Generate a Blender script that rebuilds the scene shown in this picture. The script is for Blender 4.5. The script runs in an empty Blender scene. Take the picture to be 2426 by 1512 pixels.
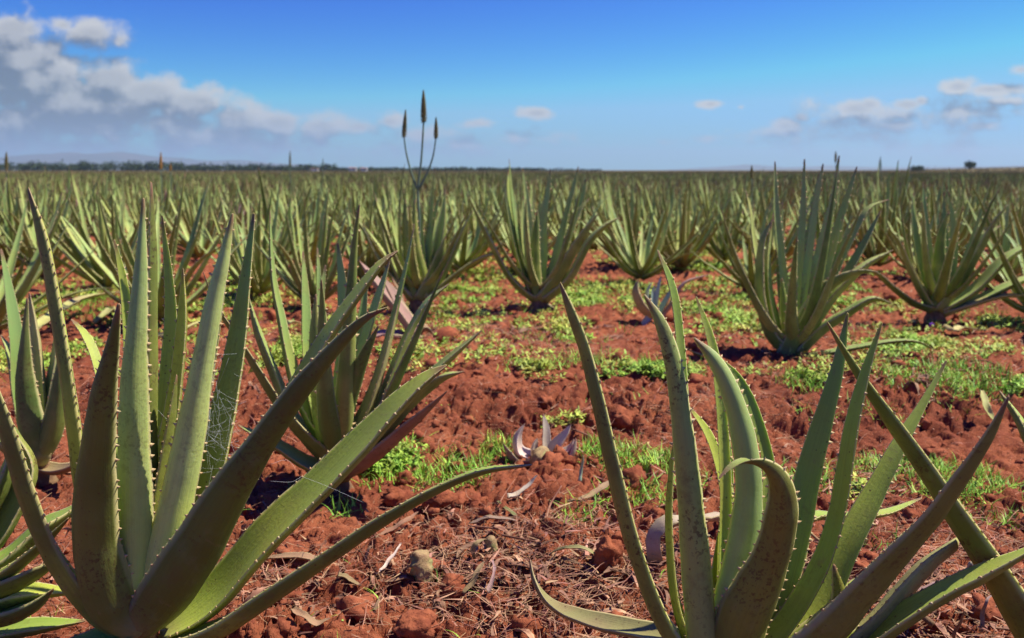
import bpy, math, random
import numpy as np
from mathutils import Vector
random.seed(7)
rng = np.random.default_rng(11)
C = bpy.context.scene.collection
R = math.radians

# ------------------------------------------------------------------ camera geometry
CAMH, PITCH, LENS = 0.85, math.atan(353/2089.0), 31.0
FP = 2426*LENS/36.0
def ray(px, py):
    xc, yc = (px-1213)/FP, (756-py)/FP
    return np.array([xc, math.cos(PITCH)+yc*math.sin(PITCH), -math.sin(PITCH)+yc*math.cos(PITCH)])
def at(px, py, Y):
    d = ray(px, py)
    return np.array([0, 0, CAMH]) + d*(Y/d[1])

# ------------------------------------------------------------------ noise
def _h(ix, iy, s):
    n = (ix.astype(np.int64)*374761393 + iy.astype(np.int64)*668265263 + s*1442695041) & 0xffffffff
    n = ((n ^ (n >> 13))*1274126177) & 0xffffffff
    n = (n ^ (n >> 16)) & 0xffffffff
    return n/4294967295.0
def pn(x, y, s=0):
    x = np.asarray(x, float); y = np.asarray(y, float)
    ix, iy = np.floor(x), np.floor(y); fx, fy = x-ix, y-iy
    def g(dx, dy):
        a = _h(ix+dx, iy+dy, s)*2*np.pi
        return np.cos(a)*(fx-dx)+np.sin(a)*(fy-dy)
    u, v = fx*fx*fx*(fx*(fx*6-15)+10), fy*fy*fy*(fy*(fy*6-15)+10)
    a = g(0, 0)*(1-u)+g(1, 0)*u; b = g(0, 1)*(1-u)+g(1, 1)*u
    return (a*(1-v)+b*v)*1.5
def sstep(a, b, x):
    t = np.clip((x-a)/(b-a), 0, 1); return t*t*(3-2*t)
MOUNDS = []          # (x, y, height, radius) soil mounds the plants stand on
def macro(x, y):
    x = np.asarray(x, float); y = np.asarray(y, float)
    fade = 1-sstep(25, 60, y)
    z = 0.045*pn(x*0.55+3, y*0.55+1, 1) + 0.022*pn(x*1.7, y*1.7, 2)
    e = 2.86 + 0.13*pn(x*1.1, y*0.2, 3) + 0.05*x
    z = z + 0.075*sstep(-0.10, 0.12, y-e)*sstep(-2.5, -0.4, x)*(1-sstep(3.6, 5.5, y))
    for mx, my, mh, mr in MOUNDS:
        z = z + mh*np.exp(-((x-mx)**2+(y-my)**2)/(mr*mr))
    return z*fade
def ground_z(x, y):
    z = macro(x, y)
    x = np.asarray(x, float); y = np.asarray(y, float)
    wx = x+0.05*pn(x*6, y*6, 30); wy = y+0.05*pn(x*6+9, y*6+4, 31)
    rough = 0.45+0.55*sstep(-0.25, 0.35, pn(x*1.3+7, y*1.3-2, 9))
    m = 1-sstep(9, 16, y)
    lump = lambda k, s_: np.minimum(np.abs(pn(wx*k, wy*k, s_))*2.6, 1.0)-0.55
    z = z + m*rough*(0.022*lump(6, 4) + 0.021*lump(14, 5)
         + 0.012*lump(33, 6)*(1-sstep(6, 9, y)) + 0.0055*lump(80, 7)*(1-sstep(3, 5, y)))
    z = z - m*0.040*sstep(0.28, 0.62, pn(wx*8+5, wy*8, 41))*sstep(-0.1, 0.3, pn(x*1.9, y*1.9, 42)) - m*0.030*sstep(0.22, 0.5, pn(wx*21+5, wy*21, 43)) - m*0.012*sstep(0.15, 0.4, pn(wx*50, wy*50, 44))*(1-sstep(3, 5, y))
    return z
def on_ground(px, py, lift=0.0):
    d = ray(px, py); Y = 2.0
    zz = lift
    for _ in range(25):
        t = (CAMH-zz)/(-d[2]); p = np.array([0, 0, CAMH])+d*t
        zz = 0.6*zz+0.4*(float(macro(p[0], p[1]))+lift)
    return p

# ------------------------------------------------------------------ materials
def nt(name):
    m = bpy.data.materials.new(name); m.use_nodes = True
    t = m.node_tree; t.nodes.clear(); return m, t
class G:
    """tiny node helper"""
    def __init__(s, t): s.t = t
    def n(s, typ, **k):
        x = s.t.nodes.new(typ)
        for a, b in k.items(): setattr(x, a, b)
        return x
    def l(s, a, b): s.t.links.new(a, b)
    def put(s, sock, v):
        if hasattr(v, 'is_linked') or hasattr(v, 'links'): s.l(v, sock)
        else: sock.default_value = v
    def math(s, op, a, b=0.0, c=None, clamp=False):
        x = s.n('ShaderNodeMath', operation=op); x.use_clamp = clamp
        s.put(x.inputs[0], a); s.put(x.inputs[1], b)
        if c is not None: s.put(x.inputs[2], c)
        return x.outputs[0]
    def mix(s, f, a, b, blend='MIX'):
        x = s.n('ShaderNodeMix', data_type='RGBA', blend_type=blend)
        s.put(x.inputs[0], f); s.put(x.inputs[6], a); s.put(x.inputs[7], b)
        return x.outputs[2]
    def mr(s, v, a, b, c=0.0, d=1.0, smooth=True):
        x = s.n('ShaderNodeMapRange'); x.interpolation_type = 'SMOOTHSTEP' if smooth else 'LINEAR'
        s.put(x.inputs[0], v)
        for i, q in enumerate((a, b, c, d)): x.inputs[i+1].default_value = q
        return x.outputs[0]
    def noise(s, vec, scale, detail=3.0, rough=0.55, dist=0.0):
        x = s.n('ShaderNodeTexNoise')
        if vec is not None: s.l(vec, x.inputs['Vector'])
        x.inputs['Scale'].default_value = scale; x.inputs['Detail'].default_value = detail
        x.inputs['Roughness'].default_value = rough; x.inputs['Distortion'].default_value = dist
        return x.outputs['Fac']
def rgb(r, g, b): return (r, g, b, 1.0)

def leaf_material(name, up, low, alt, tip=(0.22, 0.10, 0.06), stain=1.0, sss=0.0, edge=(0.62, 0.50, 0.25), dry=0.0, rough=0.46):
    m, t = nt(name); g = G(t)
    out = g.n('ShaderNodeOutputMaterial'); bs = g.n('ShaderNodeBsdfPrincipled')
    at_ = g.n('ShaderNodeAttribute', attribute_name='leafdata', attribute_type='GEOMETRY')
    sp = g.n('ShaderNodeSeparateColor'); g.l(at_.outputs['Color'], sp.inputs[0])
    under, edgeu, along, rnd = sp.outputs[0], sp.outputs[1], sp.outputs[2], at_.outputs['Alpha']
    tc = g.n('ShaderNodeTexCoord'); oi = g.n('ShaderNodeObjectInfo')
    off = g.n('ShaderNodeVectorMath', operation='ADD')
    cmb = g.n('ShaderNodeCombineXYZ'); r10 = g.math('MULTIPLY', g.math('ADD', rnd, oi.outputs['Random']), 37.0)
    g.l(r10, cmb.inputs[0]); g.l(r10, cmb.inputs[2])
    g.l(tc.outputs['Object'], off.inputs[0]); g.l(cmb.outputs[0], off.inputs[1]); V = off.outputs[0]
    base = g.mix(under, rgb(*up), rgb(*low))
    n1 = g.noise(V, 7.0, 3.0)
    base = g.mix(g.mr(n1, 0.42, 0.72, 0, 0.65), base, rgb(*alt))
    var = g.math('ADD', g.math('MULTIPLY', rnd, 0.5), g.math('MULTIPLY', oi.outputs['Random'], 0.5))
    hs = g.n('ShaderNodeHueSaturation'); g.l(base, hs.inputs['Color'])
    g.l(g.mr(var, 0.1, 0.9, 0.485, 0.525, False), hs.inputs['Hue']); g.l(g.mr(var, 0.1, 0.9, 1.2, 0.72, False), hs.inputs['Value'])
    col = hs.outputs[0]
    # lengthwise streaks
    uvn = g.n('ShaderNodeUVMap'); mp = g.n('ShaderNodeMapping'); g.l(uvn.outputs[0], mp.inputs[0]); mp.inputs['Scale'].default_value = (34, 1.6, 1)
    st = g.noise(mp.outputs[0], 1.0, 2.0)
    col = g.mix(g.mr(st, 0.35, 0.75, 0, 0.28), col, rgb(low[0]*0.6, low[1]*0.62, low[2]*0.6))
    # dusty bloom
    n4 = g.noise(V, 28.0, 4.0, 0.65)
    col = g.mix(g.mr(n4, 0.5, 0.8, 0, 0.35), col, rgb(0.25, 0.25, 0.10))
    # rust stains: mottle inside patches
    patch = g.mr(g.noise(V, 9.0, 2.0), 0.46, 0.66)
    mott = g.mr(g.noise(V, 120.0, 3.0, 0.7), 0.52, 0.60)
    soft = g.mr(g.noise(V, 22.0, 4.0, 0.7), 0.48, 0.70)
    w = g.math('ADD', g.math('MULTIPLY', under, 0.68), 0.24)
    scar = g.mr(g.noise(V, 14.0, 5.0, 0.75, 1.5), 0.60, 0.66)
    col = g.mix(g.math('MULTIPLY', scar, 0.40*min(1.0, stain)), col, rgb(0.27, 0.20, 0.085))
    blotch = g.mr(g.noise(V, 3.2, 3.0, 0.6), 0.45, 0.62)
    col = g.mix(g.math('MULTIPLY', blotch, 0.30), col, rgb(alt[0]*1.1, alt[1]*1.02, alt[2]*1.6))
    sfac = g.math('MULTIPLY', g.math('MULTIPLY', g.math('MULTIPLY', patch, mott), w), 0.8*stain)
    col = g.mix(g.math('MULTIPLY', g.math('MULTIPLY', soft, under), 0.42*stain), col, rgb(0.135, 0.092, 0.032))
    col = g.mix(sfac, col, rgb(0.075, 0.028, 0.014))
    # small scattered specks
    vo = g.n('ShaderNodeTexVoronoi'); g.l(V, vo.inputs['Vector']); vo.inputs['Scale'].default_value = 75.0
    sk = g.math('MULTIPLY', g.mr(vo.outputs['Distance'], 0.08, 0.16, 1, 0), g.mr(g.noise(V, 16.0, 1.0), 0.5, 0.6, 0, 0.75*stain))
    col = g.mix(sk, col, rgb(0.10, 0.045, 0.02))
    # pale base, reddish tip, cream edge
    col = g.mix(g.mr(along, 0.0, 0.10, 0.45, 0), col, rgb(0.36, 0.27, 0.12))
    col = g.mix(g.mr(along, 0.93, 0.99, 0, 0.9), col, rgb(*tip))
    col = g.mix(g.mr(edgeu, 0.90, 0.995, 0, 0.85, False), col, rgb(*edge))
    g.l(col, bs.inputs['Base Color'])
    g.put(bs.inputs['Roughness'], g.mr(n4, 0.3, 0.7, rough, rough+0.25))
    bs.inputs['Specular IOR Level'].default_value = 0.27
    if sss > 0:
        bs.inputs['Subsurface Weight'].default_value = sss
        bs.inputs['Subsurface Radius'].default_value = (0.8, 1.0, 0.25)
        bs.inputs['Subsurface Scale'].default_value = 0.010
    bp = g.n('ShaderNodeBump'); bp.inputs['Strength'].default_value = 0.35 if not dry else 0.8
    bp.inputs['Distance'].default_value = 0.002
    g.l(g.math('ADD', g.noise(V, 160.0 if not dry else 60.0, 4.0, 0.7), g.math('MULTIPLY', st, 0.8)), bp.inputs['Height']); g.l(bp.outputs[0], bs.inputs['Normal'])
    g.l(bs.outputs[0], out.inputs[0]); return m
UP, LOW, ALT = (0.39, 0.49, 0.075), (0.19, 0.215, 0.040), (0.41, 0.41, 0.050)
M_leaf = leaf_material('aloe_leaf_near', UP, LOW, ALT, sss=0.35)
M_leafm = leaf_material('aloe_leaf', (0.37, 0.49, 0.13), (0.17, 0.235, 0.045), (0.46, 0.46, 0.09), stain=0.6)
M_spot = leaf_material('aloe_leaf_spotted', (0.34, 0.46, 0.12), (0.29, 0.36, 0.09), (0.34, 0.38, 0.08), stain=1.1, sss=0.25)
M_old = leaf_material('aloe_leaf_old', (0.28, 0.34, 0.06), (0.160, 0.165, 0.028), (0.22, 0.24, 0.036), stain=0.8, sss=0.15)
M_young = leaf_material('aloe_leaf_young', (0.38, 0.52, 0.12), (0.46, 0.56, 0.17), (0.50, 0.56, 0.11), stain=0.35, sss=0.35)
M_pup = leaf_material('aloe_pup_leaf', (0.62, 0.52, 0.37), (0.56, 0.42, 0.28), (0.54, 0.38, 0.27), stain=0.4, edge=(0.6, 0.5, 0.45))
M_bleach = leaf_material('aloe_leaf_bleached', (0.54, 0.43, 0.28), (0.46, 0.32, 0.19), (0.30, 0.19, 0.11), stain=0.5, dry=1, rough=0.6)
M_blue = leaf_material('aloe_pup_bluish', (0.34, 0.50, 0.33), (0.34, 0.46, 0.28), (0.40, 0.48, 0.34), stain=0.2)
M_pink = leaf_material('aloe_leaf_withered', (0.42, 0.23, 0.18), (0.36, 0.20, 0.15), (0.42, 0.30, 0.2), stain=0.5, dry=1, rough=0.6)
M_tan = leaf_material('aloe_leaf_dry', (0.40, 0.26, 0.13), (0.32, 0.19, 0.09), (0.30, 0.13, 0.06), stain=0.9, dry=1, rough=0.65)
M_yel = leaf_material('aloe_leaf_yellowing', (0.50, 0.48, 0.15), (0.44, 0.40, 0.14), (0.36, 0.26, 0.10), stain=0.8)
M_olive = leaf_material('aloe_leaf_fallen', (0.26, 0.26, 0.08), (0.24, 0.22, 0.08), (0.25, 0.16, 0.07), stain=1.2)

M_farfield = leaf_material('aloe_leaf_dusty', (0.27, 0.25, 0.09), (0.26, 0.19, 0.07), (0.34, 0.22, 0.08), stain=0.5)
def simple(name, c1, c2, scale=20.0, rough=0.8, bump=0.3, spec=0.2, c3=None, s3=3.0, attr=False):
    m, t = nt(name); g = G(t)
    out = g.n('ShaderNodeOutputMaterial'); bs = g.n('ShaderNodeBsdfPrincipled'); tc = g.n('ShaderNodeTexCoord')
    V = tc.outputs['Object']
    n = g.noise(V, scale, 4.0, 0.65)
    col = g.mix(g.mr(n, 0.35, 0.68), rgb(*c1), rgb(*c2))
    if c3: col = g.mix(g.mr(g.noise(V, s3, 2.0), 0.48, 0.62), col, rgb(*c3))
    if attr:
        a = g.n('ShaderNodeAttribute', attribute_name='leafdata', attribute_type='GEOMETRY')
        hs = g.n('ShaderNodeHueSaturation'); g.l(col, hs.inputs['Color'])
        g.l(g.mr(a.outputs['Alpha'], 0, 1, 0.5, 1.35, False), hs.inputs['Value'])
        g.l(g.mr(a.outputs['Fac'], 0, 1, 0.48, 0.52, False), hs.inputs['Hue']); col = hs.outputs[0]
    g.l(col, bs.inputs['Base Color']); bs.inputs['Roughness'].default_value = rough
    bs.inputs['Specular IOR Level'].default_value = spec
    if bump:
        bp = g.n('ShaderNodeBump'); bp.inputs['Strength'].default_value = bump; bp.inputs['Distance'].default_value = 0.004
        g.l(g.noise(V, scale*5, 4.0, 0.7), bp.inputs['Height']); g.l(bp.outputs[0], bs.inputs['Normal'])
    g.l(bs.outputs[0], out.inputs[0]); return m
M_tooth = simple('leaf_tooth', (0.56, 0.43, 0.22), (0.50, 0.30, 0.14), 60, 0.5, 0)
M_clod = simple('red_clod', (0.375, 0.117, 0.052), (0.22, 0.060, 0.030), 30, 0.95, 1.0, 0.1)
M_straw = simple('dry_straw', (0.50, 0.27, 0.15), (0.16, 0.06, 0.035), 9, 0.8, 0, 0.2, attr=True)
M_litter = simple('dry_litter', (0.50, 0.28, 0.16), (0.20, 0.085, 0.055), 14, 0.75, 0.3, 0.2, attr=True)
M_grass = simple('grass_blade', (0.24, 0.50, 0.04), (0.38, 0.58, 0.06), 6, 0.55, 0, 0.3, attr=True)
M_weed = simple('weed_leaf', (0.28, 0.48, 0.05), (0.50, 0.50, 0.09), 3, 0.6, 0, 0.25, attr=True)
M_stem = simple('aloe_stem', (0.27, 0.17, 0.08), (0.15, 0.075, 0.04), 25, 0.85, 0.7)
M_stump = simple('cut_stem', (0.44, 0.31, 0.14), (0.22, 0.11, 0.06), 35, 0.8, 0.7, c3=(0.33, 0.33, 0.12), s3=18)
M_stalk = simple('flower_stalk', (0.17, 0.24, 0.15), (0.13, 0.17, 0.11), 20, 0.6, 0.1)
M_bud = simple('flower_bud', (0.24, 0.19, 0.07), (0.12, 0.12, 0.05), 30, 0.6, 0.1)
M_budo = simple('flower_bud_orange', (0.50, 0.25, 0.05), (0.36, 0.20, 0.04), 30, 0.6, 0.1)
M_crown = simple('tree_crown', (0.045, 0.075, 0.028), (0.075, 0.105, 0.035), 0.4, 0.7, 0, attr=True)
M_trunk = simple('tree_trunk', (0.10, 0.07, 0.045), (0.06, 0.04, 0.03), 2, 0.9, 0)
M_wall = simple('white_wall', (0.72, 0.70, 0.66), (0.60, 0.57, 0.52), 0.5, 0.8, 0)
M_roof = simple('roof', (0.35, 0.17, 0.12), (0.45, 0.35, 0.3), 0.5, 0.8, 0)
M_dark = simple('opening', (0.04, 0.04, 0.045), (0.06, 0.06, 0.06), 0.5, 0.5, 0)
M_hill = simple('far_hill', (0.075, 0.09, 0.05), (0.12, 0.105, 0.06), 0.003, 0.9, 0)
M_web = simple('web_silk', (0.85, 0.85, 0.82), (0.7, 0.7, 0.66), 60, 0.4, 0)
M_purple = simple('petal', (0.30, 0.08, 0.55), (0.25, 0.06, 0.5), 60, 0.5, 0)

def soil_material():
    m, t = nt('red_soil'); g = G(t)
    out = g.n('ShaderNodeOutputMaterial'); bs = g.n('ShaderNodeBsdfPrincipled'); geo = g.n('ShaderNodeNewGeometry')
    V = geo.outputs['Position']; sx = g.n('ShaderNodeSeparateXYZ'); g.l(V, sx.inputs[0])
    n = g.noise(V, 2.2, 5.0, 0.6); n2 = g.noise(V, 34.0, 5.0, 0.7); n3 = g.noise(V, 190.0, 3.0, 0.7)
    col = g.mix(g.mr(n, 0.36, 0.66), rgb(0.385, 0.122, 0.053), rgb(0.235, 0.066, 0.031))
    col = g.mix(g.mr(n2, 0.40, 0.72, 0, 0.6), col, rgb(0.23, 0.055, 0.030))
    col = g.mix(g.mr(n3, 0.56, 0.78, 0, 0.55), col, rgb(0.49, 0.18, 0.09))
    # tiny straw specks
    mp = g.n('ShaderNodeMapping'); g.l(V, mp.inputs[0]); mp.inputs['Scale'].default_value = (260, 70, 90); mp.inputs['Rotation'].default_value = (0, 0, 0.6)
    sp = g.mr(g.noise(mp.outputs[0], 1.0, 2.0, 0.6), 0.66, 0.72, 0, 0.55)
    col = g.mix(sp, col, rgb(0.55, 0.36, 0.20))
    # farther away low weeds and dust cover the soil
    far = g.mr(sx.outputs[1], 12.0, 40.0)
    cov = g.mix(g.mr(g.noise(V, 0.35, 4.0, 0.6), 0.4, 0.65), rgb(0.17, 0.12, 0.045), rgb(0.12, 0.11, 0.035))
    col = g.mix(far, col, cov)
    g.l(col, bs.inputs['Base Color']); bs.inputs['Roughness'].default_value = 0.95; bs.inputs['Specular IOR Level'].default_value = 0.12
    bp = g.n('ShaderNodeBump'); bp.inputs['Strength'].default_value = 1.0; bp.inputs['Distance'].default_value = 0.010
    g.l(g.math('ADD', g.noise(V, 70.0, 5.0, 0.75), g.math('MULTIPLY', n3, 0.4)), bp.inputs['Height']); g.l(bp.outputs[0], bs.inputs['Normal'])
    g.l(bs.outputs[0], out.inputs[0]); return m
M_soil = soil_material()

# ------------------------------------------------------------------ object helpers
def mesh_obj(name, verts, faces, mats, parent=None, data=None, midx=None, smooth=True, uv=None):
    me = bpy.data.meshes.new(name)
    if isinstance(faces, np.ndarray):
        k = faces.shape[1]; nf = len(faces)
        me.vertices.add(len(verts)); me.vertices.foreach_set('co', np.asarray(verts, np.float32).ravel())
        me.loops.add(nf*k); me.loops.foreach_set('vertex_index', faces.astype(np.int32).ravel())
        me.polygons.add(nf); me.polygons.foreach_set('loop_start', np.arange(0, nf*k, k, dtype=np.int32))
        me.polygons.foreach_set('loop_total', np.full(nf, k, np.int32)); me.update(calc_edges=True)
    else:
        me.from_pydata([tuple(v) for v in verts], [], faces); me.update()
    for m in (mats if isinstance(mats, (list, tuple)) else [mats]): me.materials.append(m)
    if data is not None:
        a = me.attributes.new('leafdata', 'FLOAT_COLOR', 'POINT'); a.data.foreach_set('color', np.asarray(data, np.float32).ravel())
    if uv is not None:
        l = me.uv_layers.new(name='UVMap'); vi = np.empty(len(me.loops), np.int32); me.loops.foreach_get('vertex_index', vi)
        l.data.foreach_set('uv', np.asarray(uv, np.float32)[vi].ravel())
    if midx is not None: me.polygons.foreach_set('material_index', np.asarray(midx, np.int32))
    me.polygons.foreach_set('use_smooth', np.full(len(me.polygons), smooth)); me.update()
    o = bpy.data.objects.new(name, me); C.objects.link(o)
    if parent is not None: o.parent = parent
    return o
def tag(o, label=None, cat=None, group=None, kind=None):
    if label: o['label'] = label
    if cat: o['category'] = cat
    if group: o['group'] = group
    if kind: o['kind'] = kind
    return o
def thing(name, loc, label, cat, group=None):
    o = bpy.data.objects.new(name, None); C.objects.link(o); o.location = [float(v) for v in loc]; o.empty_display_size = 0.1
    return tag(o, label, cat, group)

def catmull(P, n):
    P = np.asarray(P, float); k = len(P)
    seg = np.r_[0, np.cumsum(np.linalg.norm(np.diff(P[:, :3], axis=0), axis=1))]; seg /= seg[-1]
    Q = np.vstack([2*P[0]-P[1], P, 2*P[-1]-P[-2]]); out = []
    for t in np.linspace(0, 1, n):
        i = min(max(int(np.searchsorted(seg, t, 'right')-1), 0), k-2)
        u = (t-seg[i])/(seg[i+1]-seg[i]+1e-9)
        p0, p1, p2, p3 = Q[i:i+4]
        out.append(0.5*((2*p1)+(-p0+p2)*u+(2*p0-5*p1+4*p2-p3)*u*u+(-p0+3*p1-3*p2+p3)*u**3))
    return np.array(out)
def norm(v): return v/(np.linalg.norm(v, axis=-1, keepdims=True)+1e-12)
def profile(t):
    base = 0.86+0.14*np.minimum(t/0.12, 1)
    return base*(1-t**1.35)**0.85*(1-0.12*np.sin(np.pi*t))
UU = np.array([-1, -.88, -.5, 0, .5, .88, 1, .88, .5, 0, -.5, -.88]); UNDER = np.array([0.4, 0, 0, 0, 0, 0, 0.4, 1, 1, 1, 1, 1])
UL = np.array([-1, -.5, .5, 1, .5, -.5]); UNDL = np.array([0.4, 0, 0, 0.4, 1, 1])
def leaf_geo(P, hw, side, M=30, T=0.58, c=0.34, teeth=True, rnd=0.5, low=False, tooth_gap=0.024, tooth=0.0052, blunt=False, wob=0.02):
    """P (k,3) centre line, hw (k) half widths, side (3) direction across the leaf. Returns verts, faces, data, uv, midx"""
    P = np.asarray(P, float); ta = np.r_[0, np.cumsum(np.linalg.norm(np.diff(P, axis=0), axis=1))]; ta /= ta[-1]
    s = np.asarray(side, float)
    if s.ndim == 1: s = np.tile(s, (M, 1))
    else: s = np.stack([np.interp(np.linspace(0, 1, M), ta, s[:, q]) for q in range(3)], 1)
    PW = catmull(np.c_[P, hw], M); P = PW[:, :3]; hw = np.maximum(PW[:, 3], 0.0015)
    tg = norm(np.gradient(P, axis=0))
    s = norm(s-tg*np.sum(s*tg, axis=1)[:, None]); n = np.cross(tg, s)
    u, un = (UL, UNDL) if low else (UU, UNDER); K = len(u)
    t = np.linspace(0, 1, M); L = np.sum(np.linalg.norm(np.diff(P, axis=0), axis=1))
    ph = rnd*50
    hw = hw*(1+wob*np.sin(t*23+ph)+wob*0.7*np.sin(t*51+ph*2))
    Tt = T*(1+0.8*t**2); ct = c*(1-t)**0.8+0.02
    Tt = Tt*(1+0.25*np.clip(1-t/0.08, 0, 1))
    v = ct[:, None]*u[None, :]**2*1.0
    lowm = (un > 0.6)
    lv = Tt[:, None]*(1-np.abs(u[None, :])**2.2)**0.75
    v = v-np.where(lowm[None, :], lv, 0) - np.where(un[None, :] == 0, 0.04*(1-u[None, :]**2), 0)
    V = P[:, None, :]+s[:, None, :]*(u[None, :, None]*hw[:, None, None])+n[:, None, :]*(v*hw[:, None])[:, :, None]
    V = V.reshape(-1, 3)
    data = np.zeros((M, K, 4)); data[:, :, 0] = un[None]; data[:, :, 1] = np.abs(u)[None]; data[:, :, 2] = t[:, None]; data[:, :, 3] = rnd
    if blunt: data[:, :, 2] *= 0.93
    uv = np.zeros((M, K, 2)); uv[:, :, 0] = (u[None]+1)/2+un[None]*0.37+rnd*3; uv[:, :, 1] = t[:, None]*L*3+rnd
    F = []
    for i in range(M-1):
        for j in range(K):
            a = i*K+j; b = i*K+(j+1) % K
            F.append((a, b, b+K, a+K))
    F.append(tuple(range(K))[::-1]); tipc = len(V)
    V = np.vstack([V, P[-1]+tg[-1]*hw[-1]*1.2]); e = (M-1)*K
    for j in range(K): F.append((e+j, e+(j+1) % K, tipc))
    data = np.vstack([data.reshape(-1, 4), [[0.5, 0.5, 1.0 if not blunt else .93, rnd]]]); uv = np.vstack([uv.reshape(-1, 2), [[0.5, L]]])
    midx = [0]*len(F)
    if teeth:
        tv, tf = [], []; nb = len(V); k = max(4, int(L/tooth_gap))
        rr = random.Random(int(rnd*1e6))
        for sg in (-1, 1):
            for q in range(k):
                tt = (q+0.5+rr.uniform(-.25, .25))/k
                if tt > 0.985 or tt < 0.02: continue
                x = tt*(M-1); i = int(x); f = x-i; lerp = lambda A: A[i]*(1-f)+A[min(i+1, M-1)]*f
                w_, ss, gg, nn = lerp(hw), norm(lerp(s)), norm(lerp(tg)), norm(lerp(n))
                e0 = lerp(P)+ss*sg*w_*0.985+nn*lerp(ct)*w_
                if rr.random() < .06: continue
                z = tooth*(0.45+0.85*rr.random())*min(1.0, 0.45+w_/0.03)
                b0 = len(V)+len(tv)
                tv += [e0-gg*z*0.65, e0+gg*z*0.55, e0+nn*z*0.28, e0-nn*z*0.28, e0+ss*sg*z+gg*z*0.45+nn*z*0.1*sg]
                tf += [(b0, b0+2, b0+4), (b0+2, b0+1, b0+4), (b0+1, b0+3, b0+4), (b0+3, b0, b0+4)]
        if tv:
            V = np.vstack([V, tv]); F += tf; midx += [1]*len(tf)
            data = np.vstack([data, np.tile([0, 1, .5, rnd], (len(tv), 1))]); uv = np.vstack([uv, np.zeros((len(tv), 2))])
    return V, F, data, uv, midx
def merge(geos):
    V, F, D, U, I = [], [], [], [], []; b = 0
    for v, f, d, u, i in geos:
        V.append(v); F += [tuple(q+b for q in x) for x in f]; D.append(d); U.append(u); I += list(i); b += len(v)
    return np.vstack(V), F, np.vstack(D), np.vstack(U), I
def leaf_obj(geo, origin, parent, mat, name='leaf'):
    V, F, D, U, I = geo
    return mesh_obj(name, V-np.asarray(origin), F, [mat, M_tooth], parent, D, I, True, U)

def tube_geo(P, r, K=10, M=None, bump=0.0, seed=0, cap=True, rnd=0.5):
    PW = catmull(np.c_[np.asarray(P, float), r], M or max(6, len(P)*4)); P = PW[:, :3]; r = np.maximum(PW[:, 3], 1e-4); M = len(P)
    tg = norm(np.gradient(P, axis=0)); a = np.array([0.31, 0.17, 0.93]) if abs(tg[0][2]) < 0.8 else np.array([1, 0.2, 0])
    s = norm(a-tg*np.sum(a*tg, axis=1)[:, None]); n = np.cross(tg, s)
    th = np.linspace(0, 2*np.pi, K, endpoint=False)
    rr = r[:, None]*(1+bump*pn(np.arange(M)[:, None]*0.28+seed*7.3, np.minimum(th, 2*np.pi-th)[None]*1.7+seed, 5)*2)
    V = (P[:, None]+s[:, None]*(np.cos(th)[None, :, None]*rr[:, :, None])+n[:, None]*(np.sin(th)[None, :, None]*rr[:, :, None])).reshape(-1, 3)
    F = [(i*K+j, i*K+(j+1) % K, (i+1)*K+(j+1) % K, (i+1)*K+j) for i in range(M-1) for j in range(K)]
    F += [tuple(range(K))[::-1], tuple((M-1)*K+j for j in range(K))]
    D = np.tile([0.5, 0.5, 0.5, rnd], (len(V), 1)); return V, F, D, np.zeros((len(V), 2)), [0]*len(F)

def gen_leaves(seed, n=16, H=0.7, spread=1.0, wb=0.037, M=14, teeth=True, low=False, lean=(0.06, 0.0), skip=0):
    rr = random.Random(seed); gs = []
    for k in range(n):
        q = k/(n-1)                                   # 0 outer .. 1 inner
        az = k*2.399963+rr.uniform(-.35, .35)+seed
        if k < skip: continue
        L = H*(0.98+0.12*rr.random())*(0.92+0.14*q)*(1.0 if rr.random() > .25 else .8)
        e0 = R(12+30*q+rr.uniform(-6, 6)); e1 = R((38+40*q)/1.0+rr.uniform(-12, 10)); e1 = e1*(1.15-0.15*spread)
        droop = rr.random() < 0.18 and q < 0.45; pts = [np.array([math.cos(az), math.sin(az), 0])*0.025+[0, 0, 0.02+0.05*q]]
        ns = 7
        for s in range(ns):
            t = (s+0.5)/ns
            e = e0+(e1-e0)*min(1, t*2.4)**0.7
            if t > 0.45: e += (t-0.45)*(R(-70) if droop else R(rr.choice((8, 14, -14))))
            d = np.array([math.cos(az)*math.cos(e)*spread, math.sin(az)*math.cos(e)*spread, math.sin(e)]); d = d/np.linalg.norm(d)
            d = d+np.array([lean[0], lean[1], 0])*t*1.6
            pts.append(pts[-1]+d*L/ns)
        pts = np.array(pts); w = wb*rr.uniform(0.75, 1.12)*profile(np.linspace(0, 1, ns+1)); w[-1] = 0.002
        side = np.cross([0, 0, 1.0], [math.cos(az), math.sin(az), 0])
        gs.append(leaf_geo(pts, w, side, M=M, c=0.55, T=0.42, teeth=teeth, rnd=rr.random(), low=low, tooth=0.008, tooth_gap=0.045))
    return gs
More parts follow.
